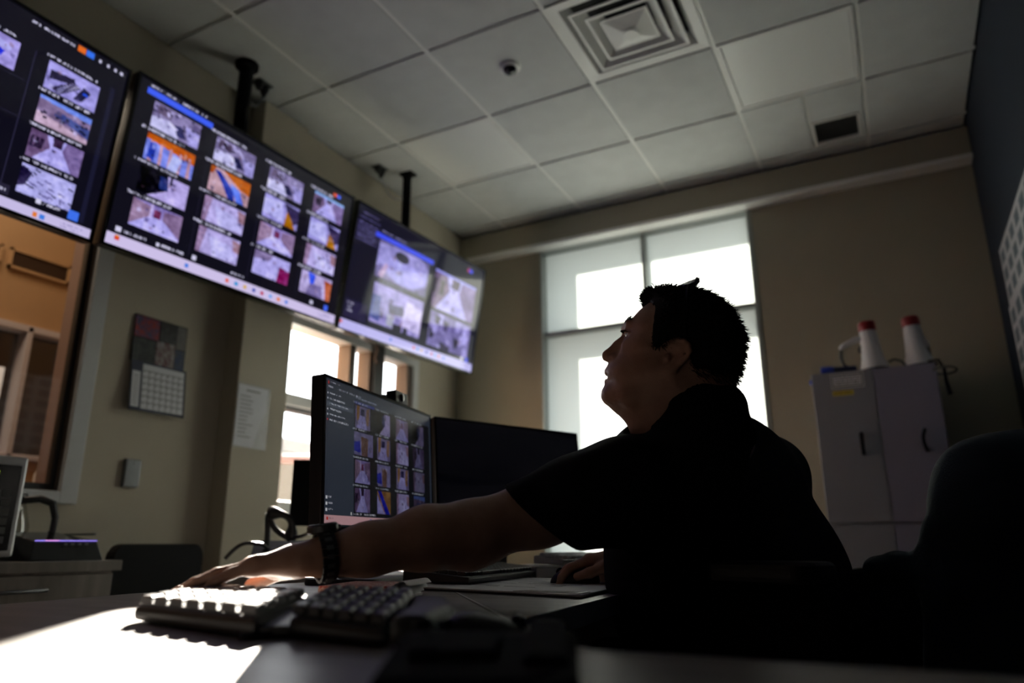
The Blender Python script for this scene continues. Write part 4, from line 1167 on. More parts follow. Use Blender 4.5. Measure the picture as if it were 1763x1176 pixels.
# ---- split keyboard in the sun
t = thing('split_keyboard', (-.6, .64, ZT), 'sunlit black split ergonomic keyboard under his left hand', 'keyboard', 'keyboards on the desk')
Z = Vector((0, 0, 1))
def wing(name, FL, FR, BR, BL, hfl, hfr, hbr, hbl, rows, cols, km):
    q = [Vector((*p_, ZT)) for p_ in (FL, FR, BR, BL)]; hs = (hfl, hfr, hbr, hbl)
    v = [x + Z * .002 for x in q] + [x + Z * h_ for x, h_ in zip(q, hs)]
    w_ = MB().add(v, [(3, 2, 1, 0), (4, 5, 6, 7), (0, 1, 5, 4), (1, 2, 6, 5), (2, 3, 7, 6), (3, 0, 4, 7)]).build(name, M['black'], t, bevel=.006)
    T_ = v[4:]
    def P(f, g_): return (T_[0] * (1 - f) + T_[1] * f) * (1 - g_) + (T_[3] * (1 - f) + T_[2] * f) * g_
    b = MB()
    for r in range(rows):
        for k in range(cols):
            f = (k + .5) / cols; g_ = .03 + .94 * (r + .5) / rows
            cen = P(f, g_); ex = (P(min(f + .02, 1), g_) - P(f - .02, g_)).normalized(); ey = (P(f, min(g_ + .02, 1)) - P(f, g_ - .02)).normalized()
            nz = ex.cross(ey).normalized(); nz = nz if nz.z > 0 else -nz
            lx = (P(1, g_) - P(0, g_)).length / cols; ly = (P(f, 1) - P(f, 0)).length / rows
            top = [cen + ex * sx * lx * .36 + ey * sy * ly * .36 + nz * .0105 for sx, sy in ((-1, -1), (1, -1), (1, 1), (-1, 1))]
            bot = [cen + ex * sx * lx * .45 + ey * sy * ly * .45 + nz * .001 for sx, sy in ((-1, -1), (1, -1), (1, 1), (-1, 1))]
            b.add(bot + top, [(3, 2, 1, 0), (4, 5, 6, 7), (0, 1, 5, 4), (1, 2, 6, 5), (2, 3, 7, 6), (3, 0, 4, 7)])
    b.build('key_field', km, w_, bevel=.0015, seg=1)
    return w_
wing('left_wing', (-.800, .582), (-.545, .522), (-.62, .672), (-.872, .742), .018, .020, .028, .025, 5, 7, mat('sunlit keycap', (.20, .20, .205), .26))  # left keys coloured paler to carry the sunlight, right keys stay dark
wing('right_wing', (-.525, .545), (-.40, .528), (-.49, .70), (-.60, .69), .020, .016, .030, .032, 5, 6, M['key'])
b = MB(); b.add([(-.548, .53, ZT + .003), (-.52, .55, ZT + .003), (-.598, .68, ZT + .003), (-.622, .665, ZT + .003), (-.548, .53, ZT + .012), (-.52, .55, ZT + .012), (-.598, .68, ZT + .025), (-.622, .665, ZT + .025)],
    [(3, 2, 1, 0), (4, 5, 6, 7), (0, 1, 5, 4), (1, 2, 6, 5), (2, 3, 7, 6), (3, 0, 4, 7)])
b.build('bridge', M['black'], t, bevel=.002)
b = MB()
prof = [(-.385, .515), (-.355, .53), (-.40, .64), (-.47, .735), (-.51, .72), (-.44, .62)]
b.prism(prof, (1, 0, 0), (0, 1, 0), (0, 0, 1), (0, 0, 0), ZT + .002, ZT + .030); b.build('palm_rest', M['leather'], t, bevel=.011, seg=3)
o = MB().tube([Vector((-.60, .60, ZT + .005)), Vector((-.56, .565, ZT + .012)), Vector((-.535, .55, ZT + .006)), Vector((-.54, .535, ZT + .005)), Vector((-.556, .515, ZT + .004))], .003, 8).build('cord', M['black'], smooth=True)
tag(o, 'thin black cord in the gap of the split keyboard', 'cable')

# ---- dark device closest to the camera, and a mouse behind it
t = thing('desk_device', (-.27, .50, ZT), 'black rounded desktop device closest to the camera at bottom centre', 'device')
dO = at(838, 1190, .475); dO.z = ZT
dO, dax, day = oriented(dO, .42)
MB().prism([(-.05, .001), (.08, .001), (.08, .012), (-.01, .026), (-.05, .024)], -day, Z, dax, dO, -.06, .06).build('body', M['matte'], t, bevel=.010, seg=3)
MB().obox(dO + dax * .04 + Z * .022 - day * .01, (dax, (day + Z * .15).normalized(), (Z - day * .15).normalized()), (.014, .045, .006)).build('grip_bar', M['matte'], t, bevel=.009, seg=3)
MB().obox(dO - dax * .018 + Z * .0235 - day * .02, (dax, (day + Z * .15).normalized(), (Z - day * .15).normalized()), (.028, .025, .003)).build('button_panel', M['matte'], t, bevel=.003)
p = at(840, 1088, .66); p.z = ZT
t = thing('mouse', p, 'blurred black mouse on the desk corner behind the closest device', 'computer mouse')
mouse_mesh(p, .35, .085, .055, .024).build('shell', M['black'], t, smooth=2)
MB().lathe([(.008, -.003), (.009, -.002), (.009, .002), (.008, .003)], p + Vector((.026, .010, .0145)), 16, (.24, .97, 0)).build('scroll_wheel', M['gloss'], t, smooth=True)

# ---- storage cabinet and what is on it
t = thing('storage_cabinet', (-.05, 4.16, 0), 'tall grey two-door storage cabinet against the far wall', 'cabinet')
cx0, cx1, cy0, cy1, cz = -.333, .232, 3.965, 4.395, 1.668
MB().box(cx0, cx1, cy0, cy1, .03, cz).build('body', M['cab'], t, bevel=.003)
MB().box(cx0 + .01, cx1 - .01, cy0 + .02, cy1, 0, .03).build('plinth', M['black'], t)
xm_ = -.045
for k, (x0, x1, m_) in enumerate(((cx0 + .003, xm_ - .0025, M['cab']), (xm_ + .0025, cx1 - .003, M['cab2']))):
    d = MB().box(x0, x1, cy0 - .018, cy0, .918, cz - .004).build('door', m_, t, bevel=.002)
    hx = (-.133, .142)[k]
    pts = [(hx, cy0 - .018, 1.245)] + [(hx + (.012 if k else .0) * math.sin(math.pi * q / 10) * -1, cy0 - .018 - .026 * math.sin(math.pi * q / 10) ** .6, 1.245 + .1 * q / 10) for q in range(1, 10)] + [(hx, cy0 - .018, 1.345)]
    MB().tube(pts, .0085, 8).build('handle', M['matte'], d, smooth=True)
    d = MB().box(x0, x1, cy0 - .018, cy0, .045, .910).build('lower_door', m_, t, bevel=.002)
s_ = thing('door_sign', (-.19, cy0 - .019, 1.6), 'white printed sign with grey border on the left cabinet door', 'sign')
MB().box(-.240, -.088, cy0 - .0205, cy0 - .0185, 1.578, 1.655).build('sheet', M['paper'], s_)
b = MB(); yy = cy0 - .0212
b.box(-.236, -.092, yy, yy + .0006, 1.643, 1.651); b.box(-.236, -.092, yy, yy + .0006, 1.582, 1.590); b.box(-.236, -.229, yy, yy + .0006, 1.582, 1.651); b.box(-.099, -.092, yy, yy + .0006, 1.582, 1.651)
rr_ = random.Random(5)
for z in (1.632, 1.619, 1.606, 1.596):
    x = -.222
    while x < -.11:
        l_ = rr_.uniform(.006, .02); b.box(x, min(x + l_, -.106), yy, yy + .0006, z, z + .006); x += l_ + .004
b.build('print', mat('grey ink', (.13, .13, .14), .7), s_)
s_ = thing('sticker', (-.2, cy0 - .019, 1.56), 'yellow label strip under the white cabinet sign', 'sticker')
MB().box(-.238, -.142, cy0 - .0200, cy0 - .0185, 1.542, 1.566).build('label', M['yellow'], s_)
b = MB()
for z in (1.556, 1.548):
    x = -.232
    while x < -.152:
        l_ = rr_.uniform(.005, .014); b.box(x, x + l_, cy0 - .0206, cy0 - .0200, z, z + .004); x += l_ + .003
b.build('print', M['ink'], s_)
o = MB().lathe([(.013, 0), (.013, .008), (.009, .012)], (cx0, cy0 + .03, 1.632), 14, (-1, 0, 0)).build('magnet', M['blue'], smooth=True)
tag(o, 'small blue knob on the left edge of the storage cabinet', 'magnet')

def megaphone(x, y, yaw, label, lean):
    t = thing('megaphone', (x, y, cz), label, 'megaphone', 'megaphones on the storage cabinet')
    O = Vector((x, y, cz)); axd = Vector((lean, 0, 1)).normalized()
    MB().lathe([(.072, .0), (.076, .004), (.074, .010), (.062, .035), (.052, .07), (.046, .12), (.043, .17), (.040, .20), (.038, .215)], O, 32, axd).build('horn', M['white'], t, smooth=2)
    MB().lathe([(.077, .0), (.079, .003), (.077, .007)], O, 32, axd).build('rim', M['black'], t, smooth=True)
    MB().lathe([(.040, .213), (.042, .222), (.041, .252), (.036, .262), (.020, .266)], O, 28, axd).build('mouthpiece_cap', M['red'], t, smooth=True)
    h_ = Vector((math.cos(yaw), math.sin(yaw), 0))
    a0 = O + axd * .175 + h_ * .04
    g_ = MB().tube([a0 - h_ * .01, a0 + h_ * .02 + Z * .0, a0 + h_ * .055 - Z * .015, a0 + h_ * .085 - Z * .03, a0 + h_ * .1 - Z * .045], [.018, .016, .014, .014, .011], 12).build('grip', M['white'], t, smooth=2)
    e = a0 + h_ * .098 - Z * .05
    MB().tube([e, e + h_ * .004 - Z * .04, e - h_ * .004 - Z * .075, e - h_ * .03 - Z * .10, e - h_ * .06 - Z * .112], [.008, .008, .007, .006, .005], 8).build('wrist_strap', M['black'], t, smooth=2)
    MB().tube([O + axd * .14 + h_ * .04, O + axd * .12 + h_ * .055, O + axd * .1 + h_ * .05], .007, 8).build('trigger', M['black'], t, smooth=True)
    return t
megaphone(-.033, 4.04, math.pi + .15, 'white red-tipped megaphone with its grip turned left, left one on the cabinet', -.05)
megaphone(.168, 4.05, 1.1, 'white red-tipped megaphone standing at the right end of the cabinet', -.05)
t = thing('flashlight', (-.2, 4.03, cz), 'dark flashlight with bright blue end lying on the cabinet', 'flashlight')
f0 = Vector((-.285, 4.0, cz + .021))
MB().lathe([(.018, 0), (.0205, .004), (.0205, .05), (.016, .062)], f0, 18, (1, .12, .0)).build('head', M['blue'], t, smooth=True)
MB().lathe([(.016, .06), (.0155, .16), (.016, .165), (.013, .17)], f0, 18, (1, .12, 0)).build('barrel', mat('navy grip', (.01, .015, .06), .5), t, smooth=True)
pts = [Vector((.205, 3.98, cz + .012)), Vector((.245, 3.955, cz + .008)), Vector((.262, 3.945, cz - .04)), Vector((.262, 3.945, cz - .10)), Vector((.268, 3.945, cz - .15)), Vector((.272, 3.945, cz - .165))]
t = thing('strap', (.25, 3.95, cz), 'dark strap hanging over the right corner of the storage cabinet', 'strap')
MB().tube(pts, [.006, .007, .008, .009, .010, .012], 8).build('hanging_end', M['matte'], t, smooth=2)
lp = [Vector((.245 + .05 * math.sin(2 * math.pi * k / 20) + .02, 3.96 + .03 * math.cos(2 * math.pi * k / 20), cz - .045 - .012 * math.cos(2 * math.pi * k / 20))) for k in range(21)]
MB().tube(lp, .006, 8).build('loop', mat('olive webbing', (.09, .09, .075), .7), t, smooth=2)
o = MB().tube([Vector((.035, 4.05, cz + .045)), Vector((.06, 4.03, cz + .05)), Vector((.09, 4.02, cz + .035)), Vector((.105, 4.015, cz + .008))], .007, 8).build('strap', mat('olive webbing 2', (.07, .07, .06), .7), smooth=2)
tag(o, 'short olive strap lying between the two megaphones', 'strap')

# ---- white slotted racks on the blue wall
for k, (y0, y1, z0, z1, lab) in enumerate(((3.02, 3.99, 1.915, 2.175, 'upper white slotted rack on the dark blue wall'), (3.0, 4.03, 1.42, 1.895, 'lower white slotted rack on the dark blue wall'))):
    t = thing('slot_rack', (XR, (y0 + y1) / 2, z0), lab, 'wall rack', 'white racks on the blue wall')
    MB().box(XR - .012, XR, y0, y1, z0, z1).build('back_board', M['white'], t)
    b = MB(); nr = max(1, round((z1 - z0) / .095)); ncol = 6
    for r in range(nr + 1): z = z0 + (z1 - z0) * r / nr; b.box(XR - .016, XR - .012, y0, y1, z - .013, z + .013)
    for q in range(ncol + 1): y = y0 + (y1 - y0) * q / ncol; b.box(XR - .0155, XR - .012, max(y - .024, y0), min(y + .024, y1), z0, z1)
    b.build('slot_frame', M['white'], t, bevel=.002, seg=1)
    b = MB()
    for r in range(nr):
        for q in range(ncol):
            ya, za = y0 + (y1 - y0) * q / ncol, z0 + (z1 - z0) * r / nr
            b.box(XR - .0135, XR - .0125, ya + .026, ya + (y1 - y0) / ncol - .026, za + .014, za + (z1 - z0) / nr - .014)
    b.build('card_insert', mat('blue grey card', (.10, .14, .17), .6), t)

#==PERSON==
class SDF:
    """a solid built from rounded pieces that melt into each other, turned into one closed mesh"""
    def __init__(s, lo, hi, h):
        s.lo = np.array(lo, np.float32); s.h = h
        s.n = np.ceil((np.array(hi) - np.array(lo)) / h).astype(int) + 1
        s.g = np.full(tuple(s.n), .1, np.float32)
    def win(s, lo, hi):
        a = np.clip(np.floor((np.array(lo) - s.lo) / s.h).astype(int), 0, s.n - 1)
        b = np.clip(np.ceil((np.array(hi) - s.lo) / s.h).astype(int) + 1, 0, s.n)
        if (b <= a).any(): return None
        sl = tuple(slice(i, j) for i, j in zip(a, b))
        ax = [s.lo[k] + s.h * np.arange(a[k], b[k], dtype=np.float32) for k in range(3)]
        return sl, ax[0][:, None, None], ax[1][None, :, None], ax[2][None, None, :]
    def blend(s, sl, d, k, cut=False):
        o = s.g[sl]
        if cut: o, d = -o, d
        q = np.minimum(o, d)
        if k > 0:
            hh = np.maximum(k - np.abs(o - d), 0) / k; q = q - hh * hh * k * .25
        s.g[sl] = -q if cut else q
    def cone(s, a, b, ra, rb, k=.012, cut=False, squash=None):
        a = np.array(a, np.float32); b = np.array(b, np.float32); m_ = max(ra, rb) + k + .02
        w_ = s.win(np.minimum(a, b) - m_, np.maximum(a, b) + m_)
        if w_ is None: return
        sl, X, Y, Zz = w_
        ab = b - a; L2 = max(float(ab @ ab), 1e-9)
        t = np.clip(((X - a[0]) * ab[0] + (Y - a[1]) * ab[1] + (Zz - a[2]) * ab[2]) / L2, 0, 1)
        dx, dy, dz = X - a[0] - t * ab[0], Y - a[1] - t * ab[1], Zz - a[2] - t * ab[2]
        if squash is not None:   # (direction, factor): flatten across a direction
            n_ = np.array(squash[0], np.float32); f = squash[1]
            q = (dx * n_[0] + dy * n_[1] + dz * n_[2]) * (f - 1)
            dx, dy, dz = dx + q * n_[0], dy + q * n_[1], dz + q * n_[2]
        d = np.sqrt(dx * dx + dy * dy + dz * dz) - (ra + (rb - ra) * t)
        s.blend(sl, d, k, cut)
    def chain(s, pts, rs, k=.012, squash=None):
        for i in range(len(pts) - 1): s.cone(pts[i], pts[i + 1], rs[i], rs[i + 1], k, squash=squash)
    def mesh(s, name, material, parent=None, smooth_it=1):
        g = s.g
        g[0], g[-1] = .1, .1; g[:, 0], g[:, -1] = .1, .1; g[:, :, 0], g[:, :, -1] = .1, .1
        ins = g < 0
        c = np.zeros(tuple(np.array(g.shape) - 1), np.uint8)
        for i in (0, 1):
            for j in (0, 1):
                for k in (0, 1):
                    c += ins[i:i + c.shape[0], j:j + c.shape[1], k:k + c.shape[2]]
        act = (c > 0) & (c < 8)
        ijk = np.argwhere(act)
        idx = np.full(c.shape, -1, np.int32); idx[act] = np.arange(len(ijk))
        acc = np.zeros((len(ijk), 3)); cnt = np.zeros(len(ijk))
        corners = [(i, j, k) for i in (0, 1) for j in (0, 1) for k in (0, 1)]
        I = ijk
        for p in corners:
            for ax in range(3):
                if p[ax]: continue
                q = list(p); q[ax] = 1
                v0 = g[I[:, 0] + p[0], I[:, 1] + p[1], I[:, 2] + p[2]]; v1 = g[I[:, 0] + q[0], I[:, 1] + q[1], I[:, 2] + q[2]]
                m_ = (v0 < 0) != (v1 < 0)
                t = v0[m_] / (v0[m_] - v1[m_])
                P = np.tile(np.array(p, float), (m_.sum(), 1)); P[:, ax] = t
                acc[m_] += P; cnt[m_] += 1
        V = (I + acc / cnt[:, None]) * s.h + s.lo
        F = []
        for ax in range(3):
            d = np.diff(ins.astype(np.int8), axis=ax)
            e = np.argwhere(d != 0); sg = d[tuple(e.T)]
            o1, o2 = [k for k in range(3) if k != ax]
            def nb(a, b_):
                q = e.copy(); q[:, o1] -= a; q[:, o2] -= b_; return idx[q[:, 0], q[:, 1], q[:, 2]]
            quad = np.stack([nb(1, 1), nb(0, 1), nb(0, 0), nb(1, 0)], 1)
            flip = (sg > 0) if ax != 1 else (sg < 0)
            quad[flip] = quad[flip][:, ::-1]
            F.append(quad)
        F = np.concatenate(F)
        for _ in range(smooth_it):
            A = np.zeros_like(V); n_ = np.zeros(len(V))
            for a, b_ in ((0, 1), (1, 2), (2, 3), (3, 0)):
                np.add.at(A, F[:, a], V[F[:, b_]]); np.add.at(n_, F[:, a], 1)
                np.add.at(A, F[:, b_], V[F[:, a]]); np.add.at(n_, F[:, b_], 1)
            V = V * .5 + A / n_[:, None] * .5
        off = np.zeros(3); q = parent
        while q is not None: off += np.array(q.location); q = q.parent
        s.V = V
        me = bpy.data.meshes.new(name)
        me.vertices.add(len(V)); me.vertices.foreach_set('co', (V - off).reshape(-1).astype(np.float32))
        me.loops.add(F.size); me.loops.foreach_set('vertex_index', F.reshape(-1).astype(np.int32))
        me.polygons.add(len(F)); me.polygons.foreach_set('loop_start', (np.arange(len(F)) * 4).astype(np.int32))
        me.polygons.foreach_set('use_smooth', [True] * len(F))
        me.update(calc_edges=True); me.validate()
        for x in (material if isinstance(material, (list, tuple)) else [material]): me.materials.append(x)
        o = bpy.data.objects.new(name, me); COL.objects.link(o)
        if parent is not None: o.parent = parent
        return o

# head frame: F forward, N to his right (away from the camera), Z up; millimetres, scaled
HO = at(1165, 620, 1.28)
HF = Vector((-.966, -.26, 0)).normalized(); HN = Vector((-.26, .966, 0)).normalized(); HS = .000941
def hd(f, u, n=0.0): return HO + HF * (f * HS) + Z * (u * HS) + HN * (n * HS)

CORE = [(50, 109), (64, 99), (78, 85), (88, 75), (95, 64), (93, 52), (97, 40), (103, 26), (111, 10), (119, -6), (125, -18), (126, -28), (128, -40), (138, -52), (144, -64), (139, -76), (122, -86), (100, -96), (60, -96), (20, -86),
        (-40, -84), (-78, -78), (-95, -50), (-104, -20), (-108, 12), (-106, 40), (-97, 70), (-80, 95), (-55, 113), (-25, 124), (5, 127), (30, 121)]
HAIRTOP = [(54, 108), (57, 120), (53, 131), (40, 138), (21, 140), (-6, 135), (-48, 127), (-69, 117), (-88, 100), (-102, 80), (-113, 51), (-119, 28), (-115, 3), (-106, -27), (-92, -52), (-80, -67), (-40, -80), (20, -80), (60, -60), (95, 0), (90, 60), (76, 86)]
HAIRZONE = [(46, 111), (80, 113), (80, 160), (-150, 160), (-150, -70), (-80, -67), (-50, -66), (-22, -60), (-15, -42), (-20, -10), (-22, 14), (2, 18), (20, 13), (33, 2), (45, 11), (41, 39), (37, 61), (32, 89), (42, 105)]

def poly_sd(pts, x, y):
    """signed distance to a polygon, negative inside"""
    d2 = np.full(x.shape, 1e9); ins = np.zeros(x.shape, bool); n = len(pts)
    for i in range(n):
        (xa, ya), (xb, yb) = pts[i], pts[(i + 1) % n]
        ex, ey = xb - xa, yb - ya
        t = np.clip(((x - xa) * ex + (y - ya) * ey) / (ex * ex + ey * ey), 0, 1)
        d2 = np.minimum(d2, (x - xa - t * ex) ** 2 + (y - ya - t * ey) ** 2)
        if ya != yb:
            c = ((ya > y) != (yb > y)) & (x < ex * (y - ya) / ey + xa); ins ^= c
    d = np.sqrt(d2)
    return np.where(ins, -d, d)
_gf, _gu = np.meshgrid(np.arange(-170, 190, 1.5), np.arange(-150, 175, 1.5), indexing='ij')
def table(pts):
    t = poly_sd(pts, _gf, _gu)
    for _ in range(4):   # soften corners a little
        t[1:-1, 1:-1] = (t[1:-1, 1:-1] * 4 + t[:-2, 1:-1] + t[2:, 1:-1] + t[1:-1, :-2] + t[1:-1, 2:]) / 8
    return t
def look(t, f, u):
    x = np.clip((f + 170) / 1.5, 0, t.shape[0] - 1.01); y = np.clip((u + 150) / 1.5, 0, t.shape[1] - 1.01)
    i, j = x.astype(int), y.astype(int); a, b_ = x - i, y - j
    return t[i, j] * (1 - a) * (1 - b_) + t[i + 1, j] * a * (1 - b_) + t[i, j + 1] * (1 - a) * b_ + t[i + 1, j + 1] * a * b_
TC, THAIR, TZONE = table(CORE), table(HAIRTOP), table(HAIRZONE)
def head_coords(s):
    w_ = s.win(np.array(HO) - .17, np.array(HO) + .17)
    sl, X, Y, Zz = w_
    dx, dy, dz = (X - HO.x) / HS, (Y - HO.y) / HS, (Zz - HO.z) / HS
    f = dx * HF.x + dy * HF.y + 0 * dz; n = dx * HN.x + dy * HN.y + 0 * dz; u = dz + 0 * dx + 0 * dy
    return sl, np.broadcast_to(f, s.g[sl].shape), np.broadcast_to(n, s.g[sl].shape), np.broadcast_to(u, s.g[sl].shape)
def inflate(tab, f, n, u, grow=0.0, D=66.0):
    d = -(look(tab, f, u) - grow)
    wm = 78 - np.clip((30 - u) / 110, 0, 1) ** 1.3 * 26 - np.clip((f - 60) / 60, 0, 1) * 8 + grow
    q = np.clip(d / D, 0, 1)
    w_ = wm * np.sqrt(np.maximum(1 - (1 - q) ** 2.2, 0))
    return np.where(d > 0, np.abs(n) - w_, np.sqrt(d * d + n * n))

# ---- joints (world metres)
SHL, SHR = at(1068, 842, 1.20), at(1318, 822, 1.52)
ELL, WRL = at(806, 918, 1.11), at(552, 959, 1.0)
ELR, WRR = at(1150, 985, 1.62), at(1050, 988, 1.575)
NECK0, CHEST, BELLY, PELV = at(1205, 745, 1.345), at(1215, 870, 1.36), at(1257, 1000, 1.38), at(1296, 1130, 1.40)
LAT = Vector((SHL.x - SHR.x, SHL.y - SHR.y, 0)).normalized()

B = SDF((-1.06, .60, .60), (.06, 1.80, 1.31), .003)
sl, f, n, u = head_coords(B)
B.blend(sl, (inflate(TC, f, n, u) * HS).astype(np.float32), 0)
# neck
B.chain([hd(-30, -30), hd(-12, -95), hd(-25, -150)], [.058, .060, .066], .02)
B.chain([hd(40, -88), hd(20, -125)], [.030, .034], .03)
B.chain([hd(-62, -40), hd(-58, -110), hd(-70, -150)], [.036, .045, .055], .02)
# nose, brow, lips, chin, cheeks, ears
mm_ = HS
def hc(a, b_, ra, rb, k=6): B.cone(hd(*a), hd(*b_), ra * mm_, rb * mm_, k * mm_)
hc((91, 50), (110, 35), 8.5, 8, 8); hc((110, 35), (129, 17), 8, 10, 6); hc((129, 17), (130, 14), 9.5, 9.5, 4)
for sgn in (-1, 1):
    hc((121, 9, 11 * sgn), (114, 8, 14 * sgn), 6.5, 7, 5)
    hc((93, 64, 10 * sgn), (82, 66, 40 * sgn), 8, 8, 10)
    hc((84, 22, 40 * sgn), (60, 20, 58 * sgn), 16, 14, 18)
    hc((129, -16, 0), (119, -22, 23 * sgn), 6.5, 4, 4)
    hc((130, -35, 0), (119, -26, 22 * sgn), 6.5, 4, 4)
    hc((118, -60, 12 * sgn), (90, -72, 38 * sgn), 18, 16, 12)
    hc((124, -2, 4 * sgn), (127, -11, 4 * sgn), 4, 4, 6)
    B.cone(hd(98, 45, 35 * sgn), hd(92, 44, 46 * sgn), 10 * mm_, 8 * mm_, 10 * mm_, cut=True)
    # ear rim, inner fold, lobe
    en = 74 * sgn
    rim = [(14, 4), (8, 12), (-3, 17), (-15, 14), (-22, 5), (-23, -6), (-17, -17), (-8, -25), (6, -32), (17, -38), (22, -35)]
    for q, (a, b_) in enumerate(zip(rim[:-1], rim[1:])):
        na = en + sgn * (2 + 9 * max(0, min(1, (12 - a[0]) / 34))); nb_ = en + sgn * (2 + 9 * max(0, min(1, (12 - b_[0]) / 34)))
        hc((a[0], a[1], na), (b_[0], b_[1], nb_), 4.4, 4.4, 4)
    hc((0, 4, en), (-12, 0, en + 2 * sgn), 9, 9, 5); hc((-6, -14, en + 2 * sgn), (8, -28, en), 8, 7, 5); hc((14, -30, en), (18, -34, en), 7, 5, 4)
    hc((2, 8, en + 7 * sgn), (-12, 4, en + 8 * sgn), 3.2, 3, 3); hc((-12, 4, en + 8 * sgn), (-9, -16, en + 7 * sgn), 3, 3, 3)
    B.cone(hd(4, -12, en + 9 * sgn), hd(0, -5, en + 9 * sgn), 6.5 * mm_, 5.5 * mm_, 3 * mm_, cut=True)
    hc((17, -14, en + 2 * sgn), (15, -8, en + 2 * sgn), 4, 3.5, 4)
hc((124, -58), (120, -62), 18, 17, 10)
hc((112, -22, 12), (108, -22, -12), 22, 22, 10); hc((96, -20, 26), (96, -20, -26), 24, 24, 14)
hc((104, 14, 0), (98, 34, 0), 15, 11, 12)
for sgn in (-1, 1): hc((84, -66, 34 * sgn), (10, -52, 50 * sgn), 22, 24, 20); hc((70, -82, 28 * sgn), (40, -98, 30 * sgn), 20, 26, 20); hc((84, -30, 34 * sgn), (40, -30, 46 * sgn), 24, 26, 20)
hc((100, -82, 0), (72, -104, 0), 20, 30, 20)
# open mouth and eye rims
B.cone(hd(131.5, -25.5, -17), hd(131.5, -25.5, 17), 4.5 * mm_, 4.5 * mm_, 2 * mm_, cut=True)
for sgn in (-1, 1):
    hc((90, 53, 22 * sgn), (91, 53, 34 * sgn), 3.2, 3.2, 4); hc((91, 53, 34 * sgn), (82, 46, 46 * sgn), 3.2, 3, 4)
    hc((92, 38, 23 * sgn), (90, 36, 34 * sgn), 3, 3, 4); hc((90, 36, 34 * sgn), (82, 44, 46 * sgn), 3, 3, 4)
# torso under the shirt, arms
B.chain([SHL, NECK0 - Z * .03, SHR], [.055, .06, .055], .05)
for q in (-.08, .08):
    B.chain([CHEST + LAT * q, BELLY + LAT * q, PELV + LAT * q], [.11, .125, .13], .05)
armm = SHL.lerp(ELL, .55)
B.chain([SHL, armm, ELL], [.054, .049, .0455], .03)
fm = ELL.lerp(WRL, .30) + CU * .003
B.chain([ELL, fm, ELL.lerp(WRL, .7), WRL], [.0445, .0435, .0335, .0275], .025)
B.cone(ELL - CU * .012, ELL - CU * .006 + CR * .02, .036, .034, .03)
B.chain([SHR, ELR, ELR.lerp(WRR, .4), WRR], [.054, .045, .042, .027], .03)

def hand(W, h, up, side_out, thumb_side, curls, scale=1.0, thumb=None, splay=.10):
    """W wrist, h along the palm, up the back of the hand, side_out toward the little finger"""
    h, up, so = h.normalized(), up.normalized(), side_out.normalized()
    M0 = W + h * .088 * scale
    B.chain([W, W + h * .03 * scale], [.027 * scale, .030 * scale], .012, squash=(up, 1.25))
    for q in (-.026, -.009, .009, .026):
        B.cone(W + h * .022 * scale + so * q * .75 * scale, M0 + so * q * 1.12 * scale, .0165 * scale, .0125 * scale, .014)
    B.cone(W + h * .03 * scale - so * .022 * scale - up * .006, W + h * .062 * scale - so * .026 * scale - up * .008, .017 * scale, .014 * scale, .016)
    lens_ = (.092, .104, .096, .074)   # index .. little
    tips = []
    for k, q in enumerate((-.030, -.010, .011, .031)):
        base = M0 + so * q * scale + h * (.0, .006, .002, -.010)[k] * scale
        L_ = lens_[k] * scale; c = curls[k]; d0 = (h + so * (q / .03) * splay).normalized()
        B.cone(base - up * .001, base + up * .002, .0118 * scale, .0112 * scale, .008)
        p_ = base; ang = 0; r_ = .0102 if k < 3 else .0088
        for seg_, (fr, cc_) in enumerate(zip((.46, .30, .24), c)):
            ang += cc_
            d_ = d0 * math.cos(ang) - up * math.sin(ang)
            e_ = p_ + d_ * L_ * fr
            ra = r_ * scale * (1 - .09 * seg_); rb = r_ * scale * (1 - .09 * (seg_ + 1))
            B.cone(p_, e_, ra, rb, .004)
            p_ = e_
        tips.append((p_, d_, k))
    if thumb:
        B.chain([W + h * .03 * scale - so * .026 * scale - up * .006] + thumb, [.015 * scale, .0125 * scale, .0105 * scale, .0088 * scale][:1 + len(thumb)], .006)
    return tips

hl_end = at(424, 977, .985)
HLd = (hl_end - WRL).normalized()
OUTL = HLd.cross(Z); OUTL = (OUTL if OUTL.y < 0 else -OUTL).normalized()
UPL = HLd.cross(OUTL); UPL = (UPL if UPL.z > 0 else -UPL).normalized()
m0 = WRL + HLd * .088
tipsL = hand(WRL + HLd * .004, HLd, UPL, OUTL, -1, ((.10, .16, .14), (.08, .16, .14), (.10, .18, .16), (.16, .22, .2)), .96,
             thumb=[WRL + HLd * .055 - OUTL * .05 - UPL * .012, WRL + HLd * .085 - OUTL * .062 - UPL * .018, WRL + HLd * .108 - OUTL * .062 - UPL * .024], splay=.09)
# right hand closed over the mouse
HRd = Vector((-.93, -.16, -.10)).normalized()
UPR = Vector((-.12, .05, .99)); UPR = (UPR - HRd * UPR.dot(HRd)).normalized()
OUTR = HRd.cross(UPR); OUTR = (OUTR if OUTR.y > 0 else -OUTR).normalized()
WR2 = RM - HRd * .125 + Z * .040
B.chain([WRR, WR2], [.027, .026], .02)
tipsR = hand(WR2, HRd, UPR, OUTR, 1, ((.25, .45, .45), (.22, .42, .42), (.34, .55, .4), (.45, .6, .4)), .98,
             thumb=[WR2 + HRd * .05 - OUTR * .042 - UPR * .016, WR2 + HRd * .085 - OUTR * .050 - UPR * .026, WR2 + HRd * .112 - OUTR * .044 - UPR * .030], splay=.12)
person = B.mesh('person', M['skin'], None, 2)
tag(person, 'person in black shirt reaching left across the desk, looking up at the screens', 'person')

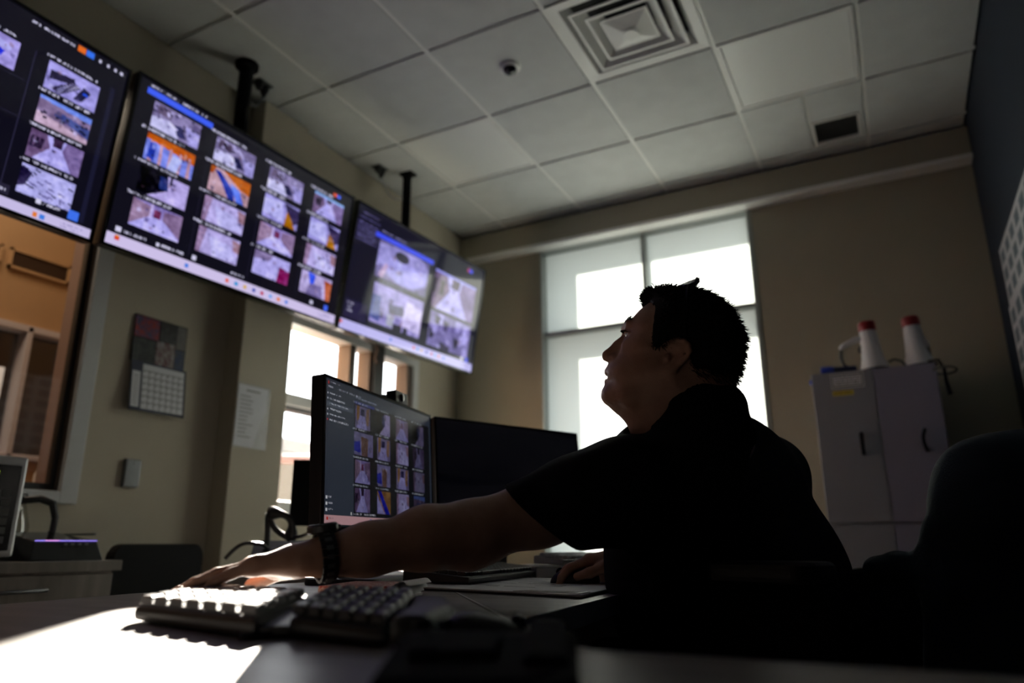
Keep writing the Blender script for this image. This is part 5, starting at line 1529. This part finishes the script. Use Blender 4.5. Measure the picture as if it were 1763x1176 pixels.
# nails
for tips, up_, nm in ((tipsL, UPL, 0), (tipsR, UPR, 1)):
    for p_, d_, k in tips:
        s_ = d_.cross(up_).normalized(); nn_ = s_.cross(d_).normalized(); nn_ = nn_ if nn_.dot(up_) > 0 else -nn_
        r_ = .0076 if k < 3 else .0064
        MB().obox(p_ + nn_ * r_ * .92 + d_ * .0005, (d_, s_, nn_), (.0055, .0042, .0006)).build('fingernail', mat('nail', (.55, .36, .30), .3), person, bevel=.0005)
# eyes
for sgn in (-1, 1):
    e0 = hd(79, 45, 33 * sgn); ed = (HF + HN * .08 * sgn + Z * .42).normalized()
    ey = MB().lathe([(.0115 * math.sin(math.pi * q / 14), -.0115 * math.cos(math.pi * q / 14)) for q in range(15)], e0, 20, ed).build('eye', M['eye'], person, smooth=2)
    MB().lathe([(.0056, .0102), (.005, .0111), (.002, .0118), (.0005, .0119)], e0, 16, ed).build('iris', M['iris'], ey, smooth=2)
    # eyebrow of short hairs
    b = MB(); rr_ = random.Random(4)
    for q in range(70):
        t_ = rr_.random()
        a = (93 - 14 * t_ ** 1.6, 67 + 7 * math.sin(t_ * 2.2) + rr_.uniform(-3.5, 3.5), (9 + 36 * t_) * sgn)
        a0 = hd(*a) + HF * .001
        dr = (HN * sgn * .9 - HF * (.45 + .5 * t_) + Z * rr_.uniform(-.1, .5)).normalized()
        b.tube([a0, a0 + dr * .008 + HF * .0008], [.0009, .0003], 4)
    b.build('eyebrow', M['hair'], person)
    b = MB()
    for q in range(14):
        t_ = q / 13; a0 = hd(93.5 - 9 * t_ ** 2, 52.5 - 4 * t_ ** 2, (23 + 22 * t_) * sgn)
        dr = (HF * .8 + Z * .25 + HN * sgn * (.1 + .6 * t_)).normalized(); b.tube([a0, a0 + dr * .004 - Z * .0005, a0 + dr * .0075 + Z * .001], [.0005, .0004, .0002], 4)
    b.build('eyelash', M['hair'], person)

# hair: cap plus strands
Hh = SDF(np.array(HO) - .16, np.array(HO) + .16, .0026)
sl, f, n, u = head_coords(Hh)
zn = look(TZONE, f, u)
phi = np.maximum(inflate(THAIR, f, n, u, 0.0, 62.0) - 5.0 * np.clip(-zn / 14, -.3, 1), zn)
Hh.blend(sl, (phi * HS).astype(np.float32), 0)
hair = Hh.mesh('hair', M['hair'], person, 3)
V = Hh.V
ctr = np.array(hd(-10, 35))
rng = np.random.RandomState(5)
b = MB()
Hf, Hn = np.array(HF), np.array(HN)
pick = V[rng.choice(len(V), 9000, replace=False)]
cnt_ = 0
for p_ in pick:
    r0 = p_ - ctr; rn = r0 / np.linalg.norm(r0)
    ff = float((p_ - np.array(HO)) @ Hf) / HS; uu = (p_[2] - HO.z) / HS
    inside = look(THAIR, np.array([ff]), np.array([uu]))[0]
    flow = -Hf * .9 - np.array([0, 0, 1]) * (.55 if uu < 90 else .15)
    up_back = (ff < -70 and 20 < uu < 95)
    front = ff > 35 and uu > 105
    if front: flow = Hf * .9 + np.array([0, 0, .35])
    L_ = rng.uniform(.008, .016)
    mixn = .30
    if up_back: mixn = rng.uniform(.3, .95); L_ = rng.uniform(.010, .021)
    if front: mixn = .55; L_ = rng.uniform(.005, .010)
    d_ = rn * mixn + flow * (1 - mixn) + rng.normal(0, .22, 3); d_ /= np.linalg.norm(d_)
    if ff > 28 and uu < 100: d_ = rn * .12 - Hf * .15 - np.array([0, 0, .95]) + rng.normal(0, .16, 3); d_ /= np.linalg.norm(d_); L_ = rng.uniform(.004, .008)
    s_ = np.cross(d_, rn); s_ /= max(np.linalg.norm(s_), 1e-6); t_ = np.cross(s_, d_)
    w_ = .00085
    p0 = p_ - rn * .002; p1 = p_ + d_ * L_ * .55 + rn * .001; p2 = p_ + d_ * L_ - np.array([0, 0, 1]) * L_ * .12
    vs = [p0 + s_ * w_, p0 - s_ * w_ * .5 + t_ * w_, p0 - s_ * w_ * .5 - t_ * w_, p1 + s_ * w_ * .8, p1 - s_ * w_ * .4 + t_ * w_ * .8, p1 - s_ * w_ * .4 - t_ * w_ * .8, p2]
    b.add(vs, [(0, 1, 4, 3), (1, 2, 5, 4), (2, 0, 3, 5), (3, 4, 6), (4, 5, 6), (5, 3, 6)])
st = b.build('hair_strands', M['hair'], person)
st['kind'] = 'stuff'

# ---- shirt
Sh = SDF((-.80, .85, .55), (.10, 1.85, 1.22), .0038)
Sh.chain([SHL, SHL.lerp(SHR, .30) + Z * .035, SHL.lerp(SHR, .70) + Z * .035, SHR], [.078, .082, .088, .086], .05)
for q, k1 in ((-.105, 1), (0, 1), (.095, 1)):
    Sh.chain([CHEST + LAT * q, BELLY + LAT * q, PELV + LAT * q - Z * .02], [.140, .162, .168], .05)
hem = SHL.lerp(ELL, .80)
hemc = at(943, 899, 1.16)
slr = SHR.lerp(ELR, .6)
Sh.chain([SHR, slr], [.078, .066], .03)
# collar stand rising to the neck
Sh.chain([hd(-25, -150), hd(-22, -98)], [.088, .071], .03)
Sh.cone(hd(-70, -125), hd(-78, -95), .058, .040, .03)
# cloth folds: shallow ridges from armpit and shoulder
rf = random.Random(8)
for a_, b_, r_ in ((at(1030, 905, 1.13), at(1120, 860, 1.15), .016), (at(1000, 880, 1.12), at(1090, 930, 1.16), .014), (at(960, 870, 1.11), at(1010, 905, 1.12), .012), (at(1110, 960, 1.16), at(1200, 900, 1.17), .018), (at(1150, 1010, 1.17), at(1290, 960, 1.2), .018), (at(1010, 800, 1.14), at(1075, 780, 1.17), .012), (at(1230, 1030, 1.2), at(1350, 1000, 1.25), .018)):
    Sh.cone(a_, b_, r_, r_ * .5, .035)
# cut the neck opening, sleeve ends
Sh.cone(hd(0, -40), hd(-18, -100), .062, .062, .004, cut=True)
Sh.cone(hd(40, -70), hd(60, -125), .05, .040, .01, cut=True)
sld = (ELL - SHL).normalized()
# the left sleeve ends in a slanting hem
S2 = SDF((-.80, .85, .55), (.10, 1.85, 1.22), .0038)
S2.chain([SHL, SHL.lerp(ELL, .3), hem], [.079, .070, .0535], .03)
for a_, b_, r_ in ((at(1000, 880, 1.12), at(1060, 915, 1.15), .014), (at(960, 870, 1.11), at(1010, 905, 1.12), .012)): S2.cone(a_, b_, r_, r_ * .5, .035)
pn_ = (-CR * .66 - CU * .75).normalized()
w_ = S2.win((-.80, .85, .55), (.10, 1.85, 1.22))
sl, X, Y, Zz = w_
S2.g = np.maximum(S2.g, ((X - hemc.x) * pn_.x + (Y - hemc.y) * pn_.y + (Zz - hemc.z) * pn_.z).astype(np.float32))
Sh.blend(tuple(slice(0, k) for k in Sh.g.shape), S2.g, .03)
del S2
sn = (ELR - SHR).normalized()
w_ = Sh.win(np.array(slr) - .1, np.array(slr) + .1)
shirt = Sh.mesh('shirt', M['shirt'], person, 5)
# collar leaf folded round the neck
b = MB(); NU = 26; ring = []
for q in range(NU + 1):
    a = math.radians(-150 + 300 * q / NU)   # open at the throat
    cf, cn = -20 - 64 * math.cos(a) * 1.0, 62 * math.sin(a)
    top = -70 - 44 * max(0, (cf + 84) / 128) ** 1.0
    ring.append((cf, cn, top))
vs = []
for cf, cn, top in ring:
    oc, on = cf + 20, cn
    l_ = math.hypot(oc, on); ux, un = oc / l_, on / l_
    vs += [hd(cf, top - 18, cn), hd(cf, top, cn), hd(cf + ux * 8, top + 2, cn + un * 8), hd(cf + ux * 17, top - 12, cn + un * 17), hd(cf + ux * 26, top - 36, cn + un * 26), hd(cf + ux * 21, top - 36, cn + un * 21)]
fs = [(q * 6 + k, q * 6 + k + 1, q * 6 + 6 + k + 1, q * 6 + 6 + k) for q in range(NU) for k in range(5)]
b.add(vs, fs); b.build('collar', M['shirt'], person, smooth=2)

# ---- trousers and shoes
Tr = SDF((-.95, .75, .02), (.15, 1.85, .75), .008)
FWD = Vector((-.93, .30, 0)).normalized()
HIPL, HIPR = PELV + LAT * .10, PELV - LAT * .10
for hip in (HIPL, HIPR): hip.z = .56
kneeL, kneeR = HIPL + FWD * .43, HIPR + FWD * .43
for q in (kneeL, kneeR): q.z = .52
ankL, ankR = kneeL + FWD * -.04, kneeR + FWD * .02
for q in (ankL, ankR): q.z = .10
Tr.chain([HIPL, HIPR], [.145, .145], .05); Tr.chain([HIPL + Z * .05, HIPR + Z * .05], [.15, .15], .05)
for hip, kn, an in ((HIPL, kneeL, ankL), (HIPR, kneeR, ankR)): Tr.chain([hip, kn, kn.lerp(an, .4), an], [.11, .078, .066, .055], .04)
Tr.mesh('trousers', M['trousers'], person, 2)
for an in (ankL, ankR):
    Sx = SDF(np.array(an) - (.34, .25, .12), np.array(an) + (.16, .25, .08), .006)
    a0 = Vector((an.x, an.y, .045)); Sx.chain([a0 - FWD * .03, a0 + FWD * .10, a0 + FWD * .19], [.043, .042, .036], .02); Sx.cone(an, a0, .045, .042, .02)
    Sx.g[:, :, :int((0.012 - Sx.lo[2]) / Sx.h) + 1] = .1
    Sx.mesh('shoe', M['leather'], person, 2)

# ---- sunglasses pushed up on the head
sg = thing('sunglasses', hd(-20, 138), 'dark sunglasses pushed up on top of his head', 'sunglasses')
for sgn in (-1, 1):
    q = [hd(-8, 134, 6 * sgn), hd(-22, 141, 8 * sgn), hd(-46, 141.5, 12 * sgn), hd(-52, 143, 34 * sgn), hd(-50, 134, 60 * sgn), hd(-38, 118, 68 * sgn), hd(-22, 122, 62 * sgn), hd(-10, 130, 34 * sgn)]
    q = [x + Z * .005 for x in q]
    cm = sum(q, Vector()) / 8 + Z * .004
    b = MB(); th = Z * .008
    b.add(q + [cm] + [x - th for x in q] + [cm - th], [(i, (i + 1) % 8, 8) for i in range(8)] + [(9 + (i + 1) % 8, 9 + i, 17) for i in range(8)] + [(i, 9 + i, 9 + (i + 1) % 8, (i + 1) % 8) for i in range(8)])
    b.build('lens', M['lens'], sg, smooth=True)
    MB().tube([hd(-46, 141, 52 * sgn), hd(-40, 125, 70 * sgn), hd(-28, 118, 78 * sgn), hd(-25, 95, 84 * sgn), hd(-22, 55, 86.5 * sgn), hd(-20, 22, 86 * sgn), hd(-24, 5, 84 * sgn)], [.0022, .0030, .0030, .0028, .0026, .0024, .0022], 8).build('temple_arm', M['gloss'], sg, smooth=True)
MB().tube([hd(-30, 144.5, -10), hd(-33, 146, 0), hd(-30, 144.5, 10)], .0022, 8).build('bridge', M['gloss'], sg, smooth=True)

# ---- wristwatch
wd = (ELL.lerp(WRL, .7) - WRL).normalized()
wcn = WRL + wd * .006
wt = thing('wristwatch', wcn, 'black sports watch with link strap on his left wrist', 'watch')
e1 = wd.cross(Z).normalized(); e2 = e1.cross(wd).normalized()
R1 = .0325
b = MB(); nl = 18
for k in range(nl):
    a = 2 * math.pi * (k + .5) / nl
    rad = e1 * math.cos(a) + e2 * math.sin(a); tan = -e1 * math.sin(a) + e2 * math.cos(a)
    b.obox(wcn + rad * R1, (wd, tan, rad), (.011, R1 * math.pi / nl * .9, .0022))
b.build('strap', M['black'], wt, bevel=.001)
b = MB()
for k in range(nl):
    a = 2 * math.pi * k / nl
    rad = e1 * math.cos(a) + e2 * math.sin(a); tan = -e1 * math.sin(a) + e2 * math.cos(a)
    b.obox(wcn + rad * (R1 + .0012), (wd, tan, rad), (.005, R1 * math.pi / nl * .55, .0022))
b.build('links', M['steel'], wt, bevel=.0008)
up_ = e2 if e2.z > 0 else -e2
wo = wcn + up_ * (R1 + .001)
MB().lathe([(.019, -.002), (.0215, .0), (.0215, .008), (.019, .0105)], wo, 28, up_).build('case', M['black'], wt, smooth=True)
MB().lathe([(.0185, .0100), (.0180, .0112), (.001, .0114)], wo, 28, up_).build('dial_glass', M['gloss'], wt, smooth=True)
MB().lathe([(.003, .02), (.003, .0245), (.002, .025)], wo + up_ * .004, 10, wd).build('crown', M['steel'], wt, smooth=True)

# ---- his chair with a jacket over the back
oc = thing('office_chair', (PELV.x, PELV.y, 0), 'black office chair the person sits on, jacket over its back', 'chair')
cF = Vector((-.90, .43, 0)).normalized(); cL = Vector((-.43, -.90, 0)).normalized()
s0 = Vector((PELV.x, PELV.y, 0)) + cF * .02
MB().prism(rrect(.25, .24, .07), cL, cF, Z, s0, .36, .425).build('seat', M['leather'], oc, bevel=.02, seg=3)
bc = at(1772, 960, 1.22); bc.z = 0
bn = (cF + Z * .10).normalized(); bu = (Z - cF * .10).normalized()
MB().prism(rrect(.245, .29, .09), cL, bu, bn, bc + Z * .645, -.035, .035).build('backrest', M['leather'], oc, bevel=.025, seg=3)
MB().tube([s0 - cF * .2 + Z * .37, bc - cF * .05 + Z * .34, bc - cF * .06 + Z * .55], .022, 10).build('back_support', M['black'], oc, smooth=True)
MB().lathe([(.03, .08), (.03, .24), (.022, .25), (.022, .36)], s0, 16).build('gas_column', M['black'], oc, smooth=True)
for k in range(5):
    a = 2 * math.pi * k / 5 + .3; d_ = Vector((math.cos(a), math.sin(a), 0))
    lg = MB().tube([s0 + Z * .10, s0 + d_ * .15 + Z * .095, s0 + d_ * .29 + Z * .075], [.026, .022, .016], 8).build('leg', M['black'], oc, smooth=True)
    MB().lathe([(.022, -.02), (.028, -.015), (.028, .015), (.022, .02)], s0 + d_ * .29 + Z * .028, 14, (-d_.y, d_.x, 0)).build('caster', M['black'], lg, smooth=True)
for sgn, lab in ((1, None), (-1, None)):
    ac = s0 + cL * .285 * sgn - cF * .25
    a0 = ac - cF * .10 + Z * .665; a1 = ac + cF * .12 + Z * .66
    MB().prism(rrect(.045, .095, .03), cL, cF, Z, ac - cF * .02, .765, .80).build('armrest', M['leather'], oc, bevel=.012, seg=3)
    MB().prism(rrect(.165, .185, .05), cF, Z, cL, ac + cF * .03 + Z * .59, -.018, .018).build('added_dark_panel', M['matte'], oc, bevel=.01, seg=2)  # added dark plate that blacks out the gap below the armrest

Jk = SDF((-.12, .90, .45), (.60, 1.90, 1.06), .006)
def bp_(l, h_, o=0): return bc + cL * l + Z * (h_ - .018) - cF * (.10 * (h_ - .66)) + cF * o
def js(a, b_, ra, rb, k=.04): Jk.cone(a, b_, ra, rb, k)
for l in (-.2, -.1, 0, .1, .2):
    js(bp_(l, .945 - abs(l) * .08), bp_(l * 1.06, .55), .060, .056)
js(bp_(-.23, .90), bp_(.23, .90), .055, .055, .05)
js(bp_(-.18, .955, -.02), bp_(.16, .955, -.02), .05, .045, .03)          # hood roll
js(bp_(.20, .93, .02), bp_(.265, .78, .03), .042, .034, .03)            # shoulder and sleeve on the camera side
js(bp_(.265, .78, .03), bp_(.25, .56, .05), .036, .034, .03)
js(bp_(.262, .86, .045), bp_(.27, .80, .055), .022, .026, .02)
js(bp_(.10, .93, .05), bp_(.16, .60, .06), .018, .024, .03); js(bp_(-.05, .9, .05), bp_(0, .6, .06), .02, .024, .03); js(bp_(.21, .9, .06), bp_(.19, .70, .07), .016, .02, .02)
js(bp_(-.23, .92, .02), bp_(-.27, .6, .03), .045, .038, .03)
js(bp_(.255, .79, .03), bp_(.275, .81, .10), .026, .020, .02); js(bp_(.275, .81, .10), bp_(.27, .80, .135), .020, .024, .012)   # cuff lying forward
js(bp_(.215, .945, -.01), bp_(.06, .975, -.01), .052, .05, .03)
jk = Jk.mesh('jacket', M['jacket'], None, 2)
tag(jk, 'dark slate jacket draped over the back of the office chair', 'jacket')
